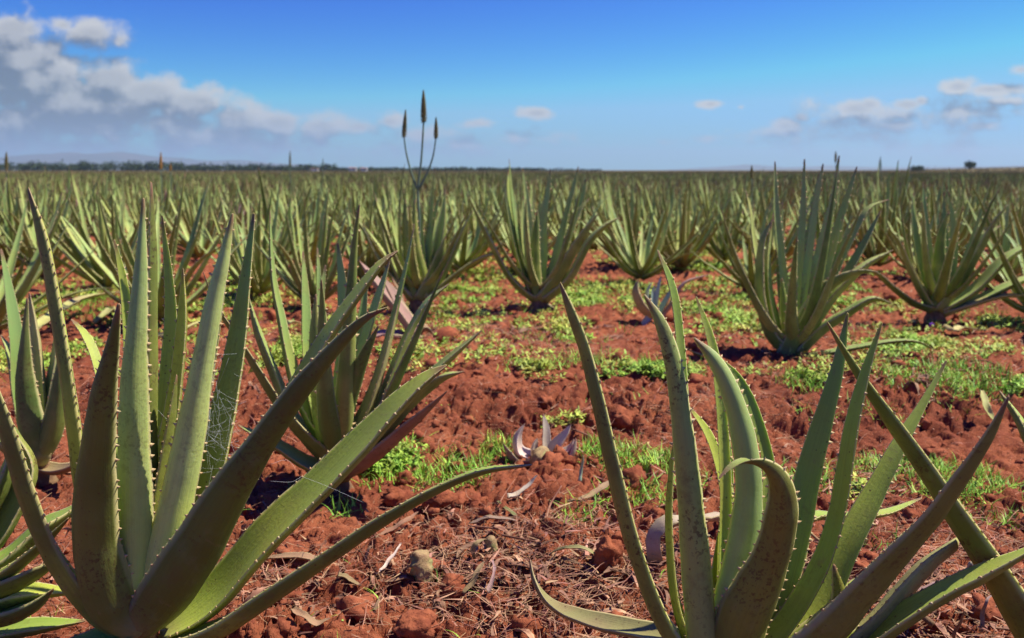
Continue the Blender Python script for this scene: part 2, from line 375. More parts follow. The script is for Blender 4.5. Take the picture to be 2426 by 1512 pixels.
# ------------------------------------------------------------------ traced plants
def azdir(az): return np.array([math.cos(R(az)), math.sin(R(az)), 0.0])
VIEWC = np.array([0, 0, CAMH])
def traced_leaf(Yb, az, dy, w, pts, Ypow=1.2, r0=0.03, **kw):
    """az: way the leaf leans (0 right, 90 away, -90 nearer); dy: depth change at tip; w: widths seen (2426-px units)"""
    pts = np.asarray(pts, float); k = len(pts)
    seg = np.r_[0, np.cumsum(np.linalg.norm(np.diff(pts, axis=0), axis=1))]; t = seg/seg[-1]
    Y = Yb+r0*math.sin(R(az))+dy*t**Ypow
    P = np.array([at(p[0], p[1], y) for p, y in zip(pts, Y)])
    dH = azdir(az); side = norm(np.cross([0, 0, 1.0], dH))
    side = np.tile(side, (k, 1)); roll = kw.pop('roll', 0)
    tg = norm(np.gradient(P, axis=0)); side = norm(side-tg*np.sum(side*tg, axis=1)[:, None]); n = np.cross(tg, side)
    if roll:
        side = side*math.cos(R(roll))+n*math.sin(R(roll)); n = np.cross(tg, side)
    view = norm(P-VIEWC); p = norm(np.cross(tg, view))
    f = np.sqrt(np.sum(side*p, axis=1)**2+(0.43*np.sum(n*p, axis=1))**2)
    f = np.maximum(np.median(f), 0.58)
    if np.isscalar(w): ww = w*profile(t)
    else: ww = np.interp(t, np.linspace(0, 1, len(w)) if len(w) != k else t, w)
    hw = 0.5*ww*Y/FP/f
    blunt = kw.get('blunt', False)
    if not blunt: hw[-1] = min(hw[-1], 0.003)
    return leaf_geo(P, hw, side, rnd=random.random(), **kw)
def make_traced(name, base, Yb, label, cat, leaves, mat, M=30, stem=True, ws=1.0, cc=None, fill=0, fH=0.75, group=None, tooth=0.0048, stem_len=0.10, stem_r=0.033, gap=0.019):
    b = at(base[0], base[1], Yb); gz = float(macro(b[0], b[1]))
    root = thing(name, (b[0], b[1], gz), label, cat, group); org = np.array([b[0], b[1], gz])
    for lf in leaves:
        az, dy, w, pts = lf[:4]; kw = dict(lf[4]) if len(lf) > 4 else {}
        m = kw.pop('mat', mat); lab = kw.pop('label', None)
        kw.setdefault('M', M); w = [q*ws for q in w]
        if cc: kw.setdefault('c', cc); kw.setdefault('T', 0.45)
        o = leaf_obj(traced_leaf(Yb, az, dy, w, pts, tooth=tooth, tooth_gap=gap, **kw), org, root, m)
        if lab: o['label'] = lab
    if fill:
        for g_ in gen_leaves(int(base[0]), fill+5, fH, 0.8, 0.036, M=16, teeth=True, skip=5):
            o = leaf_obj((g_[0]+[0, 0, b[2]-gz+0.01], *g_[1:]), (0, 0, 0), root, mat)
    if stem:
        g_ = tube_geo([b+[0, 0, 0.012], b+[0, 0.004, -0.4*stem_len], [b[0]+0.01, b[1]+0.01, min(gz-0.03, b[2]-stem_len)]], [stem_r*0.8, stem_r*1.1, stem_r*1.2], 12, 10, 0.12, Yb)
        o = mesh_obj('stem', g_[0]-org, g_[1], [M_stem], root, g_[2])
    return root

A_leaves = [
 (-100, -0.13, [95, 140, 120, 97, 62, 32, 8], [(335,1496),(262,1440),(222,1300),(222,1150),(243,950),(267,820),(282,722)], dict(M=44, mat=M_old)),
 (-92, 0.03, [80, 90, 87, 83, 74, 58, 32, 6], [(322,1470),(318,1380),(316,1260),(314,1130),(314,1000),(319,850),(333,650),(340,472)], dict(M=44, mat=M_young)),
 (20, 0.05, [30, 34, 30, 27, 22, 5], [(345,1420),(355,1200),(356,1000),(355,780),(354,600),(356,434)], dict(M=40)),
 (205, 0.04, [70, 60, 46, 42, 38, 32, 26, 6], [(310,1480),(262,1380),(205,1180),(184,1020),(161,850),(134,680),(108,550),(70,448)], dict(M=44)),
 (215, -0.08, [70, 64, 56, 52, 42, 14], [(300,1490),(222,1440),(130,1310),(72,1160),(28,1010),(-30,850)], dict(M=40)),
 (150, 0.22, [30, 28, 24, 20, 4], [(300,1400),(270,1100),(238,890),(207,800),(170,757)], dict(M=30)),
 (110, 0.12, [40, 34, 25, 18, 4], [(335,1350),(316,1000),(303,760),(290,655),(271,570)], dict(M=32)),
 (80, 0.12, [50, 48, 36, 30, 20, 4], [(365,1400),(372,1180),(396,900),(405,760),(399,650),(384,512)], dict(M=36)),
 (60, 0.08, [48, 46, 30, 22, 4], [(368,1350),(388,1130),(418,900),(430,760),(433,638)], dict(M=30)),
 (20, 0.02, [36, 34, 24, 4], [(358,1290),(374,1150),(398,1000),(417,890)], dict(M=24)),
 (-78, 0.04, [80, 94, 84, 70, 52, 40, 28, 6], [(330,1460),(385,1330),(424,1160),(456,1000),(482,850),(510,700),(531,610),(551,508)], dict(M=46, mat=M_young)),
 (65, 0.24, [70, 72, 66, 50, 30, 6], [(400,1400),(486,1170),(524,1010),(555,850),(577,690),(601,508)], dict(M=40)),
 (75, 0.16, [40, 36, 20, 4], [(400,1350),(480,950),(522,700),(545,566)], dict(M=26)),
 (-55, -0.10, [80, 118, 122, 92, 66, 50, 34, 20, 5], [(320,1490),(385,1435),(462,1320),(545,1170),(632,1035),(715,915),(795,820),(860,755),(915,729)], dict(M=50, mat=M_old)),
 (35, 0.12, [50, 44, 38, 32, 24, 16, 4], [(400,1440),(545,1150),(690,930),(770,795),(845,690),(900,622),(940,595)], dict(M=40)),
 (42, 0.08, [60, 84, 82, 74, 60, 44, 26, 8], [(380,1500),(500,1420),(625,1275),(750,1150),(860,1035),(945,945),(1010,890),(1055,866)], dict(M=48)),
 (-28, -0.05, [64, 60, 52, 44, 36, 26, 18, 8], [(360,1530),(500,1495),(640,1405),(780,1310),(900,1228),(1030,1155),(1140,1112),(1256,1101)], dict(M=50)),
 (200, -0.14, [44, 40, 32, 22, 5], [(290,1500),(180,1500),(60,1480),(-60,1440),(-160,1400)], dict(M=26)),
]
A_leaves[-1] = (250, -0.10, [60, 58, 44, 5], [(320,1500),(230,1520),(100,1560),(-60,1600)], dict(M=24))
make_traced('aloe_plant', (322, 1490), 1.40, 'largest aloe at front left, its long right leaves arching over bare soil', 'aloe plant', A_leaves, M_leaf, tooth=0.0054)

C_leaves = [
 (185, 0.10, [60, 52, 46, 42, 36, 30, 24, 6], [(1690,1600),(1585,1490),(1508,1300),(1460,1110),(1425,950),(1393,825),(1362,740),(1330,672)], dict(M=46)),
 (-110, 0.02, [90, 80, 72, 60, 50, 42, 30, 6], [(1672,1590),(1656,1450),(1643,1290),(1629,1130),(1612,980),(1594,860),(1565,765),(1527,700)], dict(M=46, mat=M_spot)),
 (120, 0.10, [34, 28, 22, 18, 4], [(1640,1450),(1625,1100),(1614,850),(1596,690),(1559,594)], dict(M=36)),
 (100, 0.10, [36, 30, 24, 20, 4], [(1715,1450),(1718,1150),(1704,920),(1683,800),(1650,705)], dict(M=36)),
 (-95, 0.02, [84, 88, 80, 68, 58, 46, 32, 6], [(1715,1560),(1732,1430),(1762,1290),(1775,1150),(1758,1020),(1725,915),(1690,850),(1645,802)], dict(M=44, mat=M_young)),
 (80, 0.16, [50, 40, 32, 27, 20, 4], [(1770,1480),(1806,1280),(1822,1120),(1792,990),(1752,900),(1708,850)], dict(M=34)),
 (110, 0.10, [44, 40, 34, 26, 18, 4], [(1680,1480),(1703,1340),(1722,1200),(1705,1100),(1674,1020),(1629,960)], dict(M=34)),
 (170, 0.06, [34, 30, 24, 16, 4], [(1640,1540),(1603,1420),(1590,1250),(1595,1120),(1600,1040)], dict(M=26)),
 (70, 0.14, [60, 54, 40, 24, 5], [(1780,1560),(1850,1420),(1895,1300),(1915,1200),(1920,1110)], dict(M=28)),
 (20, 0.12, [46, 44, 34, 6], [(1830,1580),(1960,1450),(2040,1380),(2100,1340)], dict(M=26)),
 (-60, 0.0, [50, 54, 40, 6], [(1850,1620),(1930,1540),(1985,1440),(1975,1340)], dict(M=26, mat=M_old)),
 (90, 0.12, [36, 30, 22, 4], [(1700,1450),(1722,1250),(1724,1080),(1712,970)], dict(M=24)),
 (-95, -0.13, [110, 136, 116, 92, 78, 62, 44, 30, 20, 13, 3], [(1735,1600),(1762,1480),(1802,1385),(1836,1300),(1853,1215),(1852,1160),(1834,1117),(1800,1093),(1762,1089),(1728,1107),(1705,1132)], dict(M=56, mat=M_old, label='leaf with its tip curled right over')),
 (60, 0.16, [60, 72, 70, 60, 46, 30, 6], [(1800,1560),(1850,1410),(1893,1230),(1922,1100),(1955,980),(1985,870),(2008,744)], dict(M=42)),
 (25, 0.02, [56, 54, 48, 42, 40, 34, 22, 5], [(1800,1560),(1880,1455),(1945,1340),(1984,1220),(2004,1100),(2020,1000),(2050,880),(2088,767)], dict(M=44)),
 (45, 0.18, [70, 72, 66, 52, 38, 22, 5], [(1830,1560),(1940,1440),(2020,1270),(2079,1156),(2130,1055),(2182,965),(2242,855)], dict(M=44)),
 (-40, -0.12, [110, 112, 92, 70, 54, 42, 28, 6], [(1800,1600),(1940,1490),(2040,1385),(2124,1295),(2198,1218),(2262,1130),(2330,1035),(2387,940)], dict(M=48, mat=M_old)),
 (0, -0.06, [70, 66, 56, 46, 38, 24], [(1880,1600),(2010,1545),(2130,1462),(2240,1395),(2340,1345),(2470,1285)], dict(M=40, roll=-10)),
 (-5, 0.06, [52, 56, 54, 42, 28], [(1960,1570),(2075,1462),(2130,1395),(2188,1330),(2252,1284)], dict(M=34, roll=-25, blunt=True, label='yellowish leaf with a broken off blunt tip', mat=M_yel)),
 (30, 0.5, [40, 34, 26, 18, 4], [(1790,1420),(1900,1235),(2010,1222),(2100,1212),(2182,1180)], dict(M=30)),
 (190, 0.28, [58, 48, 42, 34, 26, 16, 5], [(1680,1540),(1540,1500),(1430,1475),(1348,1449),(1300,1420),(1270,1375),(1257,1328)], dict(M=36, mat=M_olive, label='drooping leaf lying along the soil', teeth=False)),
]
make_traced('aloe_plant', (1735, 1580), 1.28, 'large aloe in the right foreground whose front leaf curls over at the tip', 'aloe plant', C_leaves, M_leaf, tooth=0.0050)

D_leaves = [
 (170, 0.12, [120, 104, 80, 64, 52, 40, 26, 6], [(2540,1640),(2445,1480),(2345,1318),(2268,1205),(2198,1099),(2124,995),(2050,895),(1963,765)], dict(M=48)),
 (150, 0.4, [50, 40, 26, 5], [(2560,1450),(2500,1180),(2430,1010),(2371,928)], dict(M=28)),
 (100, 0.3, [60, 50, 30, 5], [(2560,1500),(2540,1200),(2500,950),(2470,800)], dict(M=28)),
 (20, 0.1, [80, 60, 30, 5], [(2600,1560),(2700,1300),(2760,1100),(2800,900)], dict(M=24)),
]
make_traced('aloe_plant', (2560, 1600), 1.25, 'aloe mostly outside the right edge, one dark leaf slanting up into the frame', 'aloe plant', D_leaves, M_leaf)
Z_leaves = [
 (0, -0.05, [44, 40, 28, 5], [(-120,1420),(0,1362),(90,1290),(160,1228)], dict(M=28)),
 (-20, -0.03, [90, 84, 60, 34, 8], [(-160,1480),(-60,1460),(20,1445),(80,1425),(125,1395)], dict(M=28)),
 (20, 0.1, [50, 54, 50, 30, 6], [(-140,1380),(0,1330),(90,1250),(150,1215),(200,1185)], dict(M=28)),
 (60, 0.1, [60, 60, 48, 30, 6], [(-100,1380),(0,1250),(60,1120),(30,1040),(-5,960)], dict(M=28)),
 (80, 0.1, [70, 60, 30, 5], [(-140,1380),(-120,1100),(-110,900),(-130,700)], dict(M=24)),
 (10, 0.0, [50, 50, 36, 5], [(-150,1520),(-20,1500),(90,1480),(200,1470)], dict(M=24)),
 (-30, 0.0, [70, 64, 50, 30, 6], [(-140,1430),(-40,1400),(40,1370),(100,1340),(150,1325)], dict(M=24, mat=M_old)),
 (30, 0.06, [60, 56, 40, 6], [(-140,1400),(-60,1250),(0,1130),(25,1050)], dict(M=24)),
 (0, 0.0, [60, 60, 44, 6], [(-150,1470),(-30,1430),(60,1400),(190,1400)], dict(M=24)),
]
make_traced('aloe_plant', (-150, 1440), 1.52, 'aloe cut off by the left edge, low leaves reaching in behind the big front aloe', 'aloe plant', Z_leaves, M_leaf)

B_leaves = [
 (190, 0.05, [42, 40, 36, 34, 26, 5], [(790,1105),(730,1045),(682,960),(650,880),(616,790),(588,697)], {}),
 (150, 0.10, [40, 34, 28, 24, 5], [(780,1100),(752,1000),(728,860),(724,720),(718,597)], {}),
 (110, 0.12, [44, 34, 26, 22, 5], [(785,1090),(768,980),(752,850),(757,730),(771,630)], {}),
 (80, 0.15, [44, 40, 30, 26, 5], [(795,1090),(803,950),(813,820),(812,690),(800,577)], {}),
 (-110, 0.0, [62, 60, 48, 30, 5], [(780,1100),(764,1010),(752,910),(745,800),(748,700)], dict(label='pale inner leaf with dark smudges')),
 (40, 0.10, [34, 32, 26, 22, 5], [(800,1080),(826,960),(857,830),(892,715),(922,620)], {}),
 (-60, -0.08, [54, 58, 50, 34, 5], [(795,1110),(806,1020),(830,935),(860,850),(896,773)], {}),
 (20, 0.05, [38, 36, 28, 18, 5], [(815,1100),(866,985),(900,880),(922,795),(941,724)], dict(mat=M_yel)),
 (15, 0.10, [40, 38, 32, 26, 20, 5], [(815,1105),(885,1000),(930,880),(968,785),(1012,712),(1062,673)], {}),
 (10, -0.05, [44, 42, 34, 24, 5], [(820,1110),(900,1015),(985,920),(1065,845),(1140,783)], {}),
 (-20, -0.10, [56, 56, 46, 30, 6], [(810,1125),(890,1040),(968,950),(1040,893),(1097,880)], {}),
 (-30, -0.12, [50, 46, 32, 6], [(800,1130),(880,1085),(975,1000),(1058,927)], dict(mat=M_tan, label='dried orange brown leaf')),
 (170, -0.10, [44, 40, 28, 5], [(800,1128),(725,1100),(650,1050),(566,1008)], {}),
 (70, 0.2, [40, 36, 24, 5], [(810,1080),(840,900),(858,760),(870,640)], {}),
]
B = make_traced('aloe_plant', (802, 1125), 2.30, 'aloe on bare soil behind the big left front aloe, dried orange leaf at its foot', 'aloe plant', B_leaves, M_leafm, M=26, ws=0.92, cc=0.45, fill=7, fH=0.60)
F_leaves = [
 (150, 0.1, [34, 36, 34, 20, 5], [(75,1080),(45,930),(40,820),(22,690),(3,592)], {}),
 (-100, 0.0, [56, 62, 44, 20, 5], [(85,1090),(68,1000),(58,900),(60,800),(65,708)], {}),
 (60, 0.1, [36, 32, 26, 16, 5], [(95,1070),(96,960),(88,860),(78,770),(69,697)], dict(mat=M_yel)),
 (170, 0.1, [30, 24, 18, 5], [(70,1080),(42,950),(26,840),(3,795)], {}),
 (40, 0.1, [34, 30, 24, 5], [(100,1060),(114,940),(128,850),(135,740)], {}),
 (-60, 0.0, [50, 54, 40, 6], [(90,1095),(124,1020),(140,930),(143,830)], {}),
 (185, -0.05, [40, 36, 24, 5], [(80,1095),(20,1060),(-60,960),(-120,860)], {}),
 (5, -0.12, [24, 28, 20, 8], [(90,1105),(130,1112),(165,1104),(200,1085)], dict(mat=M_tan, teeth=False, label='dry brown leaf lying on soil')),
]
make_traced('aloe_plant', (90, 1092), 2.35, 'small upright aloe near the left edge with a dry curled leaf under it', 'aloe plant', F_leaves, M_leafm, M=24)

Hl = [
 (180, 0.0, [26, 26, 22, 22, 16, 4], [(1270,712),(1238,690),(1201,648),(1162,571),(1136,515),(1108,459)], {}),
 (150, 0.1, [30, 28, 24, 20, 4], [(1262,705),(1236,630),(1216,550),(1204,470),(1205,403)], {}),
 (110, 0.1, [24, 24, 20, 4], [(1268,690),(1250,620),(1241,530),(1240,465)], {}),
 (-100, 0.0, [32, 36, 32, 20, 4], [(1272,712),(1267,650),(1266,600),(1270,545),(1273,498)], {}),
 (80, 0.15, [30, 28, 22, 14, 4], [(1280,690),(1287,610),(1288,530),(1297,460),(1304,402)], {}),
 (50, 0.12, [30, 28, 22, 14, 4], [(1285,700),(1310,640),(1332,555),(1350,475),(1370,396)], {}),
 (100, 0.15, [24, 22, 16, 4], [(1275,690),(1262,590),(1249,480),(1238,398)], {}),
 (35, 0.1, [28, 28, 20, 14, 4], [(1290,695),(1324,632),(1348,562),(1372,500),(1396,470)], {}),
 (-40, -0.1, [28, 30, 26, 17, 5], [(1283,712),(1326,657),(1360,592),(1391,541),(1417,506)], {}),
 (0, 0.0, [32, 32, 28, 18, 4], [(1290,712),(1348,660),(1393,573),(1436,530),(1468,515)], {}),
 (60, 0.15, [24, 22, 16, 4], [(1290,690),(1338,590),(1378,470),(1388,425)], {}),
 (10, -0.1, [18, 15, 14, 12, 4], [(1290,722),(1330,740),(1417,746),(1470,742),(1511,736)], dict(mat=M_yel, label='limp yellow leaf trailing on the ground')),
]
make_traced('aloe_plant', (1277, 710), 5.3, 'middle aloe with one outleaning left leaf, just right of the flowering one', 'aloe plant', Hl, M_leafm, M=18, ws=0.80, cc=0.5, fill=7, fH=0.70, tooth=0.008, stem_len=0.16, stem_r=0.05, gap=0.035)
Gl = [
 (170, 0.05, [30, 30, 26, 20, 4], [(975,708),(945,665),(922,595),(905,520),(891,467)], {}),
 (-110, 0.0, [34, 36, 30, 20, 4], [(982,710),(970,650),(965,590),(960,520),(960,472)], {}),
 (-80, 0.0, [30, 32, 24, 18, 4], [(1000,700),(1005,660),(990,600),(982,530),(983,474)], {}),
 (90, 0.1, [24, 22, 16, 4], [(990,690),(1000,620),(996,540),(998,480)], {}),
 (60, 0.15, [26, 24, 18, 4], [(1000,700),(1013,620),(1022,540),(1046,450)], {}),
 (30, 0.1, [30, 28, 22, 4], [(1005,700),(1034,620),(1048,540),(1055,450)], {}),
 (-40, -0.05, [36, 38, 28, 4], [(1000,710),(1026,662),(1044,605),(1055,560)], {}),
 (10, 0.0, [28, 26, 20, 4], [(1008,710),(1055,640),(1092,552),(1121,497)], {}),
 (185, 0.0, [24, 20, 14, 12, 4], [(975,705),(920,648),(886,597),(860,540),(822,498)], {}),
 (0, -0.05, [22, 18, 14, 4], [(1010,712),(1080,650),(1140,610),(1190,600)], {}),
]
Gp = make_traced('aloe_plant', (990, 708), 5.35, 'tall flowering aloe with three brown flower spikes standing against the sky', 'aloe plant', Gl, M_leafm, M=18, ws=0.80, cc=0.5, fill=9, fH=0.66, tooth=0.008, stem_r=0.05, gap=0.035)
Ll = [
 (180, 0.0, [40, 40, 36, 30, 20, 5], [(1865,835),(1825,795),(1802,720),(1800,640),(1808,570),(1832,518)], {}),
 (150, 0.05, [34, 34, 28, 20, 5], [(1862,830),(1835,765),(1822,690),(1820,610),(1829,530)], {}),
 (100, 0.05, [30, 28, 22, 5], [(1868,820),(1856,740),(1848,670),(1842,588)], {}),
 (100, 0.1, [36, 32, 24, 18, 5], [(1868,820),(1862,720),(1850,610),(1839,490),(1836,384)], {}),
 (85, 0.12, [36, 32, 26, 20, 5], [(1872,820),(1882,720),(1894,610),(1902,500),(1906,378)], {}),
 (70, 0.12, [34, 32, 26, 18, 5], [(1880,820),(1898,722),(1915,614),(1932,490),(1950,389)], {}),
 (60, 0.12, [34, 32, 26, 20, 5], [(1882,815),(1912,710),(1942,592),(1971,485),(1988,370)], {}),
 (45, 0.15, [34, 34, 28, 20, 5], [(1885,820),(1932,700),(1970,592),(2001,485),(2030,396)], {}),
 (30, 0.10, [40, 42, 38, 26, 14, 5], [(1890,820),(1948,710),(1990,612),(2027,540),(2060,490),(2105,473)], {}),
 (-60, -0.10, [46, 46, 38, 28, 18, 5], [(1868,848),(1903,770),(1950,690),(2003,653),(2045,640),(2080,644)], {}),
 (-10, 0.0, [40, 42, 38, 28, 5], [(1885,840),(1930,760),(1988,683),(2055,622),(2115,592)], {}),
 (-20, -0.05, [42, 44, 38, 26, 5], [(1890,842),(1945,782),(2010,737),(2066,705),(2112,717)], {}),
 (5, -0.08, [26, 22, 20, 16, 12, 4], [(1885,855),(1950,840),(2036,822),(2122,807),(2180,810),(2216,832)], {}),
 (185, -0.1, [24, 20, 16, 12, 4], [(1862,856),(1777,858),(1712,853),(1660,840),(1626,825)], {}),
 (-80, -0.1, [36, 34, 30, 20, 5], [(1868,858),(1880,895),(1905,922),(1925,938),(1939,948)], dict(mat=M_olive, label='old leaf hanging down from the base')),
 (55, 0.2, [36, 32, 24, 5], [(1895,820),(1938,670),(1972,560),(1997,500)], {}),
 (20, 0.15, [34, 32, 24, 5], [(1895,825),(1970,710),(2040,590),(2086,500)], {}),
 (-90, 0.0, [34, 34, 26, 5], [(1872,845),(1866,780),(1858,720),(1852,660)], {}),
]
make_traced('aloe_plant', (1876, 848), 3.75, 'densely leaved aloe right of centre, tallest leaf tips reaching above the horizon', 'aloe plant', Ll, M_leafm, M=22, ws=0.74, cc=0.5, fill=8, fH=0.66, tooth=0.0075, stem_len=0.08, stem_r=0.05, gap=0.03)
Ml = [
 (180, -0.05, [26, 24, 20, 14, 4], [(2205,735),(2161,717),(2113,679),(2080,648),(2046,636)], {}),
 (160, 0.0, [28, 26, 22, 16, 4], [(2205,730),(2176,680),(2152,623),(2130,570),(2102,536)], {}),
 (120, 0.1, [28, 26, 20, 14, 4], [(2210,725),(2185,650),(2170,570),(2165,510),(2165,457)], {}),
 (100, 0.1, [28, 26, 20, 4], [(2212,725),(2202,630),(2192,530),(2187,433)], {}),
 (-100, -0.02, [38, 40, 34, 22, 5], [(2218,735),(2221,670),(2226,610),(2232,550),(2248,500)], {}),
 (80, 0.1, [28, 26, 18, 4], [(2225,725),(2238,640),(2238,550),(2236,455)], {}),
 (60, 0.12, [28, 26, 18, 4], [(2230,725),(2256,635),(2260,540),(2247,455)], {}),
 (30, 0.05, [30, 34, 30, 20, 5], [(2230,735),(2278,655),(2314,592),(2345,550),(2369,535)], {}),
 (-30, -0.05, [34, 34, 28, 20, 4], [(2225,738),(2275,670),(2318,592),(2350,530),(2386,484)], {}),
 (0, 0.0, [32, 32, 28, 20, 4], [(2230,740),(2310,688),(2375,618),(2420,588),(2480,560)], {}),
 (5, -0.05, [30, 28, 24, 20, 4], [(2230,745),(2310,716),(2400,672),(2470,650),(2530,650)], {}),
 (-5, -0.1, [24, 20, 18, 12], [(2235,745),(2310,720),(2380,700),(2460,700)], dict(mat=M_yel)),
]
make_traced('aloe_plant', (2218, 740), 4.85, 'aloe near the right edge, broad leaves fanning right over green weeds', 'aloe plant', Ml, M_leafm, M=18, ws=0.80, cc=0.5, fill=8, fH=0.62, tooth=0.008, stem_len=0.1, stem_r=0.05, gap=0.035)

# pale uprooted pup and a bluish pup
pb = on_ground(1290, 1085)
Pl = [
 (120, 0.02, [16, 17, 14, 9, 3], [(1300,1080),(1294,1050),(1294,1020),(1291,1000),(1288,983)], {}),
 (30, 0.0, [24, 22, 16, 10, 3], [(1302,1082),(1318,1055),(1330,1038),(1342,1022),(1351,1007)], {}),
 (0, -0.03, [30, 26, 20, 12, 3], [(1300,1085),(1322,1090),(1342,1082),(1355,1065),(1363,1040)], {}),
 (10, 0.0, [22, 18, 12, 3], [(1302,1083),(1330,1075),(1350,1060),(1358,1042)], {}),
 (160, 0.0, [22, 20, 16, 3], [(1262,1085),(1232,1070),(1228,1040),(1243,1006)], {}),
 (200, -0.02, [20, 18, 12, 3], [(1258,1090),(1225,1090),(1208,1070),(1192,1050)], dict(mat=M_pink)),
 (150, 0.0, [12, 12, 8, 3], [(1265,1080),(1266,1062),(1270,1050),(1273,1040)], {}),
 (-90, -0.04, [26, 26, 18, 3], [(1300,1085),(1312,1095),(1325,1105),(1335,1112)], dict(mat=M_tan)),
]
root = make_traced('aloe_pup', (1283, 1088), pb[1], 'small uprooted pup with curved greyish pink leaves, between the front aloes', 'aloe plant', Pl, M_pup, M=16, ws=1.3, stem=False, tooth=0.002)
g_ = tube_geo([at(1290,1062,pb[1]), at(1280,1090,pb[1]-0.03), at(1275,1115,pb[1]-0.05)], [0.012, 0.03, 0.012], 12, 12, 0.3, 3)
mesh_obj('root_crown', g_[0]-np.array(root.location), g_[1], [M_stump], root, g_[2])
rg = []
for k in range(34):
    x0 = 1262+random.random()*40; p = [at(x0, 1105, pb[1]-0.05)]
    for q in range(4): p.append(at(x0+random.uniform(-14, 14), 1118+q*13+random.uniform(-5, 5), pb[1]-0.07-0.012*q))
    rg.append(tube_geo(p, [0.0016]*5, 4, 10, 0, 1, rnd=random.random()))
v, f, d, u, i = merge(rg); mesh_obj('roots', v-np.array(root.location), f, [M_straw], root, d)
pb = on_ground(1550, 765)
Bl = [(160, 0.0, [14, 13, 10, 3], [(1545,755),(1537,725),(1535,695),(1545,668)], {}),
 (90, 0.02, [14, 13, 10, 3], [(1550,755),(1552,720),(1557,690),(1566,655)], {}),
 (30, 0.0, [14, 13, 10, 3], [(1555,755),(1570,725),(1583,700),(1597,680)], {}),
 (200, -0.02, [22, 22, 16, 3], [(1545,750),(1520,725),(1508,690),(1512,665)], dict(mat=M_yel, label='yellowed limp leaf')),
 (-90, -0.04, [16, 14, 12, 3], [(1540,750),(1526,765),(1532,780),(1546,792)], {}),
 (0, -0.02, [11, 11, 8, 3], [(1560,760),(1590,720),(1620,670),(1680,650)], dict(mat=M_pink)),
 (120, 0.01, [13, 12, 8, 3], [(1548,755),(1547,710),(1547,690),(1553,675)], {})]
make_traced('aloe_pup', (1550, 760), pb[1], 'small bluish aloe pup beside a limp yellow leaf, middle distance right of centre', 'aloe plant', Bl, M_blue, M=12, stem=False, tooth=0.004)
pb = on_ground(985, 800)
Wl = [(170, 0.0, [34, 34, 28, 18, 4], [(985,790),(948,735),(912,690),(880,650),(852,618)], {}),
 (150, 0.05, [26, 26, 20, 4], [(985,790),(952,735),(930,690),(905,655)], {}),
 (190, -0.1, [40, 36, 30, 12], [(990,800),(950,795),(905,790),(885,800)], {}),
 (20, 0.0, [20, 18, 12, 4], [(988,790),(1005,775),(1018,780),(1030,795)], dict(mat=M_tan)),
 (-80, -0.05, [46, 44, 30, 20], [(985,800),(975,815),(965,830),(960,845)], dict(mat=M_tan, teeth=False)),
 (120, 0.1, [18, 16, 10, 3], [(975,780),(945,740),(950,700),(930,660)], dict(mat=M_tan))]
make_traced('aloe_plant', (985, 800), pb[1], 'dying aloe with withered pink leaves fallen to the left, just below the flowering aloe', 'aloe plant', Wl, M_pink, M=14, stem=True, tooth=0.003, stem_len=0.04, stem_r=0.04)

# flower stalks ---------------------------------------------------
def spike_geo(p0, p1, r, nb=90, seed=1, drop=True):
    rr = random.Random(seed); p0 = np.asarray(p0); p1 = np.asarray(p1); ax = p1-p0; L = np.linalg.norm(ax); ax = ax/L
    a = norm(np.cross(ax, [0.3, 1, 0.2])); b = np.cross(ax, a); gs = []
    gs.append(tube_geo([p0, p0+ax*L*0.5, p0+ax*L*0.97], [r*0.45, r*0.55, r*0.12], 8, 8))
    for k in range(nb):
        t = (k+0.5)/nb; th = k*2.399963+rr.random()*0.3; env = r*0.9*min(1, 0.5+1.5*t)*(1-t**2.5)+r*.08
        o = a*math.cos(th)+b*math.sin(th); q0 = p0+ax*(t*L)+o*env*0.3
        ln = L*0.10*(1.0 if t < 0.7 else 0.7)
        dr = ax*(-0.5+2.0*min(1, t*2.6))
        q1 = q0+norm(o*1.0+dr)*min(env*0.9, ln); q2 = q1+norm(o*0.3+dr)*ln*0.4*(1.2-t)
        gs.append(tube_geo([q0, q1, q2], [r*0.10, r*0.22, r*0.05], 5, 5, rnd=rr.random()))
    return merge(gs)
def flower_stalk(plant, lines, mat_bud, rs, spr, nb=90):
    org = np.array(plant.location)
    gs = [tube_geo(l[0], [rs*l[1], rs*l[1]*0.8] if len(l[0]) == 2 else np.linspace(rs*l[1], rs*l[1]*0.6, len(l[0])), 8, 12) for l in lines]
    v, f, d, u, i = merge(gs); st = mesh_obj('flower_stalk', v-org, f, [M_stalk], plant, d)
    for k, l in enumerate(lines):
        if l[2] is None: continue
        v, f, d, u, i = spike_geo(l[2][0], l[2][1], spr*l[3], nb, k+1)
        mesh_obj('flower_spike', v-org, f, [mat_bud], st, d)
    return st
YG = 5.35
P_ = lambda x, y: at(x, y, YG)
flower_stalk(Gp, [
 ([P_(993,640), P_(993,520), P_(990,450), P_(998,380), P_(1004,285)], 1.0, (P_(1004,288), P_(1003,214)), 1.0),
 ([P_(990,452), P_(974,408), P_(962,360), P_(957,322)], 0.75, (P_(957,324), P_(961,260)), 0.8),
 ([P_(991,450), P_(1012,410), P_(1026,370), P_(1033,325)], 0.75, (P_(1033,327), P_(1033,278)), 0.75)], M_bud, 0.0085, 0.018, 110)

